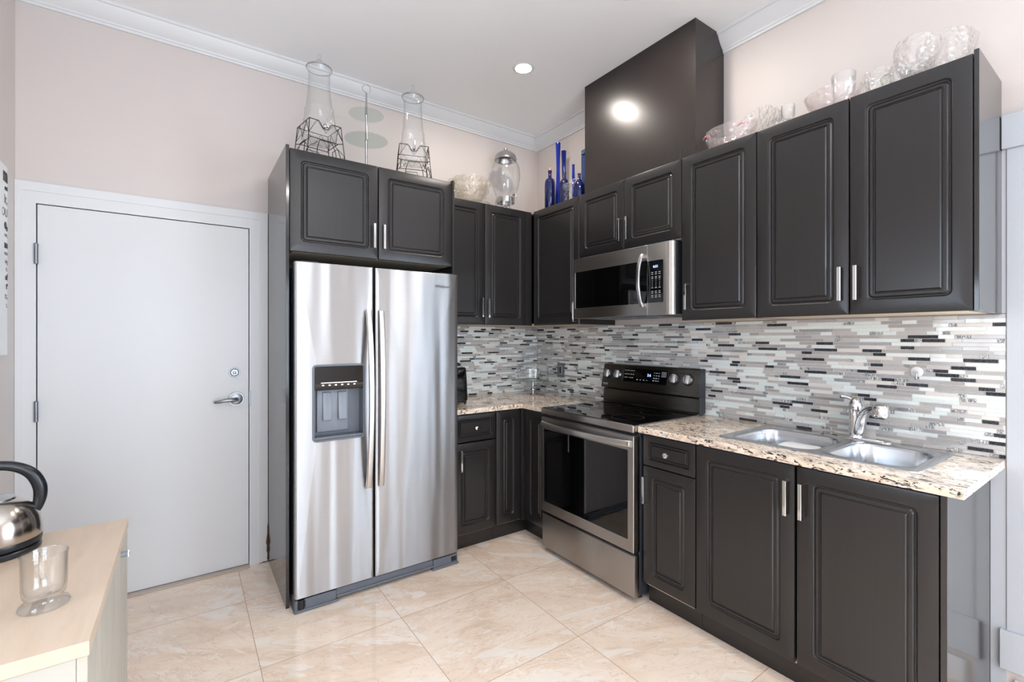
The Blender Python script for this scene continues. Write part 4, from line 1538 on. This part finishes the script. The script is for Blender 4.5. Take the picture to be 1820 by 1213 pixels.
def dispenser(cx, cy, rot, lab1, lab2):
    zt = 2.3425
    R = Matrix.Translation((cx, cy, 0)) @ Matrix.Rotation(rot, 4, 'Z')
    # wire stand
    st = thing('wire_stand', lab2, 'stand', (cx, cy, zt), 'wire stands of the drink dispensers')
    mb = MB(R)
    w = .0022
    hb, ht, H0, H1 = .118, .090, zt + .002, zt + .262
    zs = zt + .165

    def hw(z):
        return hb + (ht - hb) * ((z - H0) / (H1 - H0)) ** .7
    for q in range(4):
        Q = Matrix.Rotation(q * PI / 2, 4, 'Z')

        def T(x, y, z):
            v = Q @ Vector((x, y, z))
            return (v.x, v.y, v.z)
        # outer corner post
        mb.tube([T(-hw(z), -hw(z), z) for z in (H0, H0 + .06, H0 + .13, H0 + .2, H1)], w, 6)
        # inner verticals each side of the face and arch
        li = [T(-hw(z) + .052, -hw(z), z) for z in (H0, H0 + .05, H0 + .10)]
        ri = [T(hw(z) - .052, -hw(z), z) for z in (H0 + .10, H0 + .05, H0)]
        mb.tube(li + [T(-.035, -hw(zs) + .004, zs - .012), T(.035, -hw(zs) + .004, zs - .012)] + ri, w, 6)
        # shelf ring edge
        mb.tube([T(-.078, -.078, zs), T(.078, -.078, zs)], w, 6)
        mb.tube([T(-hw(zs), -hw(zs), zs), T(-.078, -.078, zs)], w, 6)
        # top rail with a dip on the front
        if q == 0:
            mb.tube([T(-ht, -ht, H1), T(-.038, -ht, H1), T(-.028, -ht, H1 - .012), T(-.016, -ht, H1 - .034), T(0, -ht, H1 - .042), T(.016, -ht, H1 - .034), T(.028, -ht, H1 - .012), T(.038, -ht, H1), T(ht, -ht, H1)], w, 6)
        else:
            mb.tube([T(-ht, -ht, H1), T(ht, -ht, H1)], w, 6)
        # truss
        za = zs + .015
        mb.tube([T(-hw(za), -hw(za), za), T(-.048, -ht - .001, H1), T(0, -hw(za) + .002, H1 - .062 if q == 0 else za), T(.048, -ht - .001, H1), T(hw(za), -hw(za), za)], w * .8, 6)
        # leg bracing
        for sgn in (-1, 1):
            zz = [H0, H0 + .045, H0 + .09, H0 + .135]
            pts = []
            for k, z in enumerate(zz):
                x = hw(z) if k % 2 == 0 else hw(z) - .050
                pts.append(T(sgn * x, -hw(z), z))
            mb.tube(pts, w * .8, 6)
    mb.build('wire_frame', 'wire', st, smooth=1.0)
    # jar
    zj = zs + .003
    jt = thing('drink_dispenser', lab1, 'dispenser', (cx, cy, zj), 'tall glass drink dispensers')
    mb = MB(R)
    prof = [(.002, .004, .8), (.068, .004, .8), (.080, .012, .8), (.0835, .03, .8), (.080, .10, .7), (.076, .135, .6), (.0785, .142, .5), (.075, .150, .5), (.070, .205, .4), (.072, .212, .35), (.068, .220, .3), (.061, .30, .1), (.058, .38, 0), (.0575, .43, 0), (.062, .452, 0), (.069, .463, 0), (.0695, .468, 0)]
    n = 48
    mb.loops([[(r * math.cos(a), r * math.sin(a), zj + z * .93) for r, a in sq(rad, n, k)] for rad, z, k in prof], True, True, False)
    # etched pattern bands
    body = mb.build('glass_jar', 'glassj', jt, smooth=0.8)
    mb = MB(R)
    mb.lathe((0, 0, zj - .033), [(.0705, .468), (.0715, .472), (.0705, .476), (.055, .482), (.030, .500), (.018, .515), (.011, .523), (.0085, .535), (.010, .548), (.007, .556), (0, .558)], 36)
    mb.build('lid', 'glassj', jt, smooth=0.8)
    mb = MB(R)
    mb.tube([(x * .0700, y * .0700, zj + .4355) for x, y in [(math.cos(2 * PI * i / 36), math.sin(2 * PI * i / 36)) for i in range(36)]], .0016, 6, closed=True)
    mb.build('rim_seal', 'greypl', jt, smooth=1.0)
    mb = MB(R)
    y_ = -.0800
    mb.tube([(0, y_, zj + .075), (0, y_ - .012, zj + .075)], [.013, .012], 16)
    mb.tube([(0, y_ - .010, zj + .075), (0, y_ - .034, zj + .075)], .0065, 12)
    mb.tube([(0, y_ - .032, zj + .085), (0, y_ - .034, zj + .060)], [.008, .007], 12)
    mb.tube([(0, y_ - .032, zj + .083), (0, y_ - .030, zj + .100), (.0, y_ - .026, zj + .112)], [.005, .0045, .006], 12)
    mb.build('spigot', 'chrome', jt, smooth=0.8)


MAT['glassj'] = glass('etched_jar_glass', (0.975, 0.98, 0.98), (0.55, 0.57, 0.57), 1.1, 0.03, 0.12, 38, veil=0.04)
dispenser(-1.893, -.357, math.radians(9.5), 'tall glass drink dispenser nearest the door, left on the fridge cabinet', 'bronze wire stand under the left glass drink dispenser')
dispenser(-1.316, -.362, math.radians(-18), 'tall glass drink dispenser right of the two-tier tray', 'bronze wire stand under the right glass drink dispenser')

# pale box with strap under the right dispenser
mb = MB(Matrix.Translation((-1.30, -.30, 0)) @ Matrix.Rotation(-.3, 4, 'Z'))
mm, nt, p = nmat('speckled_wrap')
v = coords(nt)
vo = N(nt, 'ShaderNodeTexVoronoi', {'Vector': v, 'Scale': 45.0})
nt.links.new(mixc(nt, 0.55, vo.outputs['Color'], lin((236, 240, 230))), p.inputs['Base Color'])
MAT['wrap'] = mm
bx_ = thing('patterned_box', 'small pale speckled box with brown strap below the right dispenser', 'box', (-1.30, -.30, 2.3425))
mb.box(-.05, .05, -.035, .035, 2.3428, 2.430, .003, 1)
mb.build('box_body', 'wrap', bx_)
mb = MB(Matrix.Translation((-1.30, -.30, 0)) @ Matrix.Rotation(-.3, 4, 'Z'))
mb.loops([[(-.045, -.0362, 2.430), (-.030, -.0362, 2.430), (-.030, -.0352, 2.430), (-.045, -.0352, 2.430)], [(.025, -.0362, 2.345), (.040, -.0362, 2.345), (.040, -.0352, 2.345), (.025, -.0352, 2.345)]], True, True, True)
mb.build('strap', plain('brown_strap', (165, 128, 96), .6), bx_)

# tiered tray
tt = thing('tiered_tray', 'two-tier round glass serving tray with silver centre pole and ring', 'tray', (-1.632, -.40, 2.3425))
cx, cy, z0 = -1.632, -.40, 2.3425
mb = MB()
mb.lathe((cx, cy, z0), [(0, .0005), (.060, .0005), (.060, .005), (.012, .010), (.0072, .016), (.0068, .23), (.0095, .234), (.0072, .242), (.0065, .385), (.009, .389), (.0065, .397), (.0055, .53), (0, .533)], 18)
pole = mb.build('pole', 'satin', tt, smooth=0.6)
mb = MB()
rg = .0235
dr = Vector((.95, -.3, 0)).normalized()
mb.tube([(cx + dr.x * rg * math.cos(a), cy + dr.y * rg * math.cos(a), z0 + .5525 + rg * math.sin(a)) for a in [2 * PI * i / 28 for i in range(28)]], .0025, 8, closed=True)
mb.build('ring_handle', 'satin', tt, smooth=1.0)
for zz, r in ((.236, .126), (.391, .102)):
    mb = MB()
    mb.lathe((cx, cy, z0 + zz), [(.0075, 0), (r - .001, 0), (r, .002), (r - .001, .004), (.0075, .004)], 56)
    mb.build('glass_tier', 'glassgreen', tt, smooth=0.5)

# fruit relief bowl on ribbed plate
zc_ = 2.3365
bx, by = -.80, -.205
mb = MB()
mb.lathe((bx, by, zc_), [(0, .001), (.06, .001), (.075, .006), (.12, .022), (.152, .034), (.155, .037), (.15, .038), (.118, .027), (.07, .010), (0, .008)], 96, ripple=lambda a, t: .018 * math.sin(48 * a) * (0 if t < .2 or t > .85 else 1))
tag(mb.build('ribbed_plate', 'glassfruit' if 'glassfruit' in MAT else 'glasswarm', None, smooth=0.8), 'ribbed warm clear glass plate under the fruit bowl', 'plate')
mb = MB()
mb.lathe((bx, by, zc_ + .040), [(0, 0), (.05, 0), (.085, .014), (.115, .06), (.130, .115), (.134, .176), (.131, .180), (.127, .174), (.122, .115), (.106, .062), (.08, .024), (0, .010)], 64, ripple=lambda a, t: .02 * math.sin(12 * a) * t)
fb = thing('fruit_bowl', 'warm clear glass bowl with raised fruit relief, beside the metal-lidded jar', 'bowl', (bx, by, zc_ + .040))
mb.build('bowl', 'glasswarm', fb, smooth=0.8)
rnd = random.Random(4)
for k in range(16):
    a = 2 * PI * k / 16 + rnd.uniform(-.1, .1)
    for zz, rad, rr_ in ((rnd.uniform(.125, .165), .138, rnd.uniform(.020, .028)), (rnd.uniform(.06, .11), .126, rnd.uniform(.012, .02))):
        mb = MB()
        c3 = (bx + math.cos(a) * rad, by + math.sin(a) * rad, zc_ + .040 + zz)
        mb.lathe(c3, [(0, -rr_)] + [(rr_ * math.sin(PI * i / 8), -rr_ * math.cos(PI * i / 8)) for i in range(1, 8)] + [(0, rr_)], 14)
        mb.build('fruit_relief', 'glasswarm', fb, smooth=1.0)

# apothecary dispenser with metal lid
ax, ay = -.478, -.205
ap = thing('lidded_jar', 'rounded clear glass jar with domed metal lid on a metal stand', 'jar', (ax, ay, zc_))
mb = MB()
mb.lathe((ax, ay, zc_), [(0, .118), (.045, .118), (.060, .124), (.075, .15), (.098, .21), (.1135, .285), (.1155, .33), (.110, .375), (.096, .410), (.082, .428), (.078, .436)], 56)
mb.build('glass_body', 'glass', ap, smooth=0.8)
mb = MB()
mb.lathe((ax, ay, zc_), [(.076, .436), (.088, .436), (.089, .444), (.084, .452), (.083, .464), (.074, .480), (.052, .496), (.025, .503), (.012, .505), (.008, .510), (.013, .516), (.0165, .524), (.013, .534), (0, .539)], 44)
mb.build('lid', 'nickel' if 'nickel' in MAT else 'satin', ap, smooth=0.8)
mb = MB()
mb.lathe((ax, ay, zc_), [(.066, .098), (.071, .098), (.072, .118), (.071, .138), (.066, .138), (.066, .098)], 40)
for k in range(3):
    a = .5 + 2 * PI * k / 3
    dx_, dy_ = math.cos(a), math.sin(a)
    mb.tube([(ax + dx_ * .070, ay + dy_ * .070, zc_ + .135), (ax + dx_ * .078, ay + dy_ * .078, zc_ + .10), (ax + dx_ * .070, ay + dy_ * .070, zc_ + .055), (ax + dx_ * .072, ay + dy_ * .072, zc_ + .02), (ax + dx_ * .085, ay + dy_ * .085, zc_ + .0055), (ax + dx_ * .099, ay + dy_ * .099, zc_ + .012), (ax + dx_ * .094, ay + dy_ * .094, zc_ + .025)], .0042, 8)
    mb.tube([(ax + dx_ * .070, ay + dy_ * .070, zc_ + .06), (ax - dx_ * .03, ay - dy_ * .03, zc_ + .085)], .0025, 6)
mb.build('stand', 'satin', ap, smooth=0.8)
mb = MB()
mb.tube([(ax + .02, ay - .075, zc_ + .150), (ax + .025, ay - .105, zc_ + .150)], .009, 12)
mb.tube([(ax + .025, ay - .103, zc_ + .170), (ax + .025, ay - .103, zc_ + .125)], [.005, .007], 10)
mb.build('spigot', 'satin', ap, smooth=0.8)


# blue glass on the corner cabinet
def lathe_thing(name, label, cat, c, prof, mat, seg=32, ripple=None, group=None, **kw):
    mb = MB()
    mb.lathe(c, prof, seg, ripple, **kw)
    o = mb.build(name, mat, None, smooth=0.8)
    return tag(o, label, cat, group)


zb_ = 2.3365
b = thing('glass_bottle', 'dark blue bottle with cork, leftmost of the blue glassware', 'bottle', (-.27, -.500, zb_), 'blue glass bottles')
mb = MB()
mb.lathe((-.27, -.500, zb_), [(0, .0005), (.036, .0005), (.040, .005), (.0405, .20), (.039, .222), (.032, .244), (.018, .254), (.0135, .260), (.013, .300), (.0155, .302), (.0155, .312), (.0, .312)], 28)
mb.build('bottle', 'bluedark', b, smooth=0.8)
mb = MB()
mb.lathe((-.27, -.500, zb_), [(0, .3125), (.0105, .3125), (.0125, .332), (0, .333)], 16)
mb.build('cork', 'cork', b)
lathe_thing('bud_vase', 'tallest slender cobalt blue vase flaring at top and foot', 'vase', (-.17, -.4785, zb_),
            [(0, .0005), (.045, .0005), (.046, .004), (.036, .04), (.024, .12), (.0165, .24), (.0135, .34), (.0155, .44), (.0185, .52), (.0200, .555), (.018, .556), (.0135, .48), (.010, .34), (0, .34)], 'blue', group='slender cobalt bud vases')
lathe_thing('bud_vase', 'second tallest slender cobalt blue vase, behind the round-shouldered bottle', 'vase', (-.08, -.442, zb_),
            [(0, .0005), (.030, .0005), (.028, .02), (.015, .06), (.010, .16), (.012, .28), (.0165, .43), (.0205, .525), (.0185, .526), (.010, .28), (0, .2)], 'blue', group='slender cobalt bud vases')
lathe_thing('glass_bottle', 'dark blue round-shouldered bottle without cork among the vases', 'bottle', (-.225, -.615, zb_),
            [(0, .0005), (.032, .0005), (.034, .01), (.035, .18), (.032, .205), (.022, .222), (.012, .232), (.010, .262), (.0125, .265), (.0125, .275), (0, .275)], 'bluedark', group='blue glass bottles')
lathe_thing('bud_vase', 'short narrow bright blue vase behind clear candlesticks', 'vase', (-.15, -.631, zb_),
            [(0, .0005), (.026, .0005), (.024, .02), (.013, .10), (.0125, .2), (.0105, .28), (.0095, .335), (.012, .345), (.010, .346), (.007, .3), (0, .3)], 'blue', group='slender cobalt bud vases')
lathe_thing('glass_bottle', 'low dark blue bottle half hidden by the blue enamel canister', 'bottle', (-.262, -.815, zb_),
            [(0, .0005), (.032, .0005), (.036, .02), (.036, .12), (.026, .140), (.011, .165), (.010, .195), (.014, .20), (0, .202)], 'bluedark', group='blue glass bottles')
CANDP = [(0, .0005), (.024, .0005), (.025, .005), (.012, .012), (.010, .022), (.016, .034), (.010, .046), (.0085, .06), (.018, .072), (.019, .082), (.008, .092), (.010, .100), (.023, .112), (.027, .128), (.0285, .150), (.027, .151), (.022, .128), (0, .118)]
for i, (x, y, lab) in enumerate(((-.29, -.712, 'left clear faceted glass candlestick in front of blue bottles'), (-.318, -.800, 'right clear faceted glass candlestick in front of blue bottles'))):
    lathe_thing('candlestick', lab, 'candlestick', (x, y, zb_), CANDP, 'glassr', 16, group='clear glass candlesticks')
b = thing('canister', 'tall blue enamel canister partly behind the duct cover', 'canister', (-.16, -.838, zb_))
mb = MB()
mb.loops([[(p[0], p[1], zb_ + z) for p in rr(-.215 + i, -.105 - i, -.880 + i, -.774 - i, .02, 6)] for z, i in ((.0005, .003), (.004, 0), (.345, 0), (.352, .005))], True, True, True)
mb.build('canister_body', 'bluetin', b, smooth=0.6)
mb = MB()
mb.loops([[(p[0], p[1], zb_ + z) for p in rr(-.215 + i, -.105 - i, -.880 + i, -.774 - i, .02, 6)] for z, i in ((.353, .004), (.358, -.001), (.385, .0), (.39, .006))], True, True, True)
cl = mb.build('canister_lid', plain('teal_lid', (52, 84, 110), .35), b, smooth=0.6)
mb = MB()
mb.tube([(-.225, -.800, zb_ + .36), (-.229, -.812, zb_ + .350), (-.226, -.826, zb_ + .358)], .0035, 8)
mb.build('latch', 'satin', b)

# glassware above the right-hand cabinets
zr_ = 2.3365
rb = thing('ruffled_bowl', 'ruffled frosted glass dish with pink rim tips beside the duct cover', 'bowl', (-.235, -1.925, zr_))


def ruff(a, t):
    return (.42 * math.cos(a) ** 2 + .05 * math.sin(7 * a)) * t


mb = MB()
mb.lathe((-.235, -1.925, zr_), [(0, .0005), (.055, .0005), (.075, .012), (.092, .045), (.098, .085), (.108, .120), (.105, .121), (.093, .085), (.086, .045), (.06, .016), (0, .008)], 72, ripple=ruff, rot=PI / 2, sy=.82)
mb.build('dish', 'glasspink', rb, smooth=0.8)
for (y, x, zz, sc) in ((-1.790, -.25, .118, 1.0), (-1.945, -.19, .150, 1.5)):
    mb = MB()
    mb.tube([(x, y - .030 * sc, zr_ + zz - .012), (x - .006, y - .015, zr_ + zz), (x, y, zr_ + zz + .002), (x + .004, y + .018, zr_ + zz - .006)], [.003, .007, .007, .003], 10)
    mb.build('pink_tip', 'pink', rb, smooth=0.8)
mb = MB()
mb.tube([(-.235, -1.80, zr_ + .08), (-.235, -1.79, zr_ + .11), (-.235, -1.795, zr_ + .140), (-.235, -1.82, zr_ + .150), (-.235, -1.86, zr_ + .130)], [.014, .012, .012, .010, .006], 12)
mb.build('curled_handle', 'glassr', rb, smooth=0.8)
# scalloped round platter standing
pt = thing('scalloped_platter', 'clear scalloped round glass platter leaning against the wall', 'plate', (-.12, -1.985, zr_))
RM = Matrix.Translation((-.085, -1.985, zr_ + .128)) @ Matrix.Rotation(math.radians(-70), 4, 'Y') @ Matrix.Scale(1.13, 4)
mb = MB(RM)
mb.lathe((0, 0, 0), [(0, 0), (.05, 0), (.065, .006), (.085, .012), (.110, .020), (.112, .023), (.085, .017), (.06, .010), (0, .004)], 72, ripple=lambda a, t: .02 * math.sin(14 * a) * math.sin(PI * t))
mb.build('platter', 'glassr', pt, smooth=0.8)
lathe_thing('faceted_candlestick', 'small clear faceted glass candlestick between platter and frosted glass', 'candlestick', (-.20, -2.135, zr_),
            [(0, .0005), (.026, .0005), (.024, .012), (.012, .022), (.010, .036), (.018, .050), (.012, .064), (.014, .078), (.022, .092), (.018, .096), (0, .085)], 'glassr', 12)
lathe_thing('short_goblet', 'faint clear ribbed goblet right of the scalloped platter', 'glass', (-.12, -2.150, zr_),
            [(0, .0005), (.028, .0005), (.026, .006), (.008, .014), (.007, .08), (.020, .10), (.030, .125), (.031, .180), (.029, .180), (.027, .13), (0, .105)], 'glass', 24, ripple=lambda a, t: .03 * math.sin(12 * a))
lathe_thing('oval_plate', 'pale pink tinted oval glass dish below the small tumbler', 'dish', (-.258, -2.395, zr_),
            [(0, .0005), (.05, .0005), (.07, .012), (.095, .055), (.108, .095), (.106, .097), (.088, .055), (.06, .018), (0, .006)], 'glasspink', 64, ripple=lambda a, t: .03 * math.sin(18 * a) * t, sx=.78, sy=1.0)
tb = lathe_thing('tumbler', 'clear glass tumbler rising behind the pink tinted dish', 'glass', (-.115, -2.385, zr_),
                 [(0, .0005), (.036, .0005), (.038, .006), (.042, .10), (.047, .225), (.045, .225), (.037, .10), (.034, .014), (0, .010)], 'glass', 36)
lathe_thing('textured_bowl', 'clear pressed glass ice bucket with diamond texture, left of the small cup', 'bowl', (-.17, -2.530, zr_),
            [(0, .0005), (.038, .0005), (.042, .008), (.047, .06), (.050, .110), (.052, .148), (.049, .149), (.045, .11), (.040, .02), (0, .012)], 'glassr', 48, ripple=lambda a, t: .02 * math.sin(20 * a))
b = thing('glass_cup', 'small clear glass cup with green-edged handle right of the ice bucket', 'cup', (-.10, -2.566, zr_))
mb = MB()
mb.lathe((-.10, -2.585, zr_), [(0, .0005), (.030, .0005), (.028, .006), (.010, .015), (.010, .06), (.028, .08), (.035, .11), (.037, .165), (.035, .166), (.03, .11), (0, .085)], 32)
mb.build('cup_bowl', 'glass', b, smooth=0.8)
mb = MB()
mb.tube([(-.105, -2.552, zr_ + .155), (-.11, -2.532, zr_ + .157), (-.115, -2.520, zr_ + .140), (-.112, -2.532, zr_ + .110), (-.108, -2.555, zr_ + .100)], .0038, 8)
mb.build('cup_handle', plain('olive_glass_handle', (190, 192, 140), .2), b, smooth=0.8)
# two large fluted bowls lying tilted
for i, (y, x, rx, rz, sc, lab) in enumerate(((-2.672, -.268, 20, -14, .84, 'large clear pressed glass fluted bowl, left of two, tilted'), (-2.728, -.100, 16, 10, 1.07, 'large clear pressed glass fluted bowl nearest the cabinet end'))):
    RM = Matrix.Translation((x, y, zr_ + .098 * sc)) @ Matrix.Rotation(math.radians(rz), 4, 'Z') @ Matrix.Rotation(math.radians(rx), 4, 'Y') @ Matrix.Scale(sc, 4)
    mb = MB(RM)
    mb.lathe((0, 0, -.06), [(0, .0), (.035, .0), (.040, .006), (.058, .030), (.074, .065), (.082, .105), (.087, .150), (.085, .151), (.078, .105), (.068, .065), (.05, .03), (0, .012)], 72,
             ripple=lambda a, t: .05 * math.sin(10 * a) * (t if t < .6 else 1.2 - t))
    tag(mb.build('fluted_bowl', 'glassr', None, smooth=0.8), lab, 'bowl', 'large fluted glass bowls')

# ------------------------------------------------------------------ recessed lights
for i, (x, y, lab) in enumerate(((-.758, -.825, 'round recessed ceiling light nearest the room corner'), (-.722, -1.672, 'round recessed ceiling light at the top edge, nearer the camera'),
                                 (-1.5, -4.1, 'added recessed ceiling light, unseen, middle of the room'), (-2.4, -4.1, 'added recessed ceiling light, unseen, left side of the room'), (-1.6, -5.1, 'added recessed ceiling light, unseen, rear of the room'))):  # the three lamps on this line are added out of view to brighten the floor
    L = thing('recessed_light', lab, 'ceiling light', (x, y, ZC), 'recessed ceiling lights')
    mb = MB()
    mb.lathe((x, y, ZC), [(.050, -.0045), (.053, -.006), (.066, -.0035), (.070, 0)], 48)
    mb.build('trim_ring', 'trim', L, smooth=0.6)
    mb = MB()
    mb.lathe((x, y, ZC), [(0, -.0042), (.0515, -.0042)], 48)
    mb.build('lens', 'lamp', L)
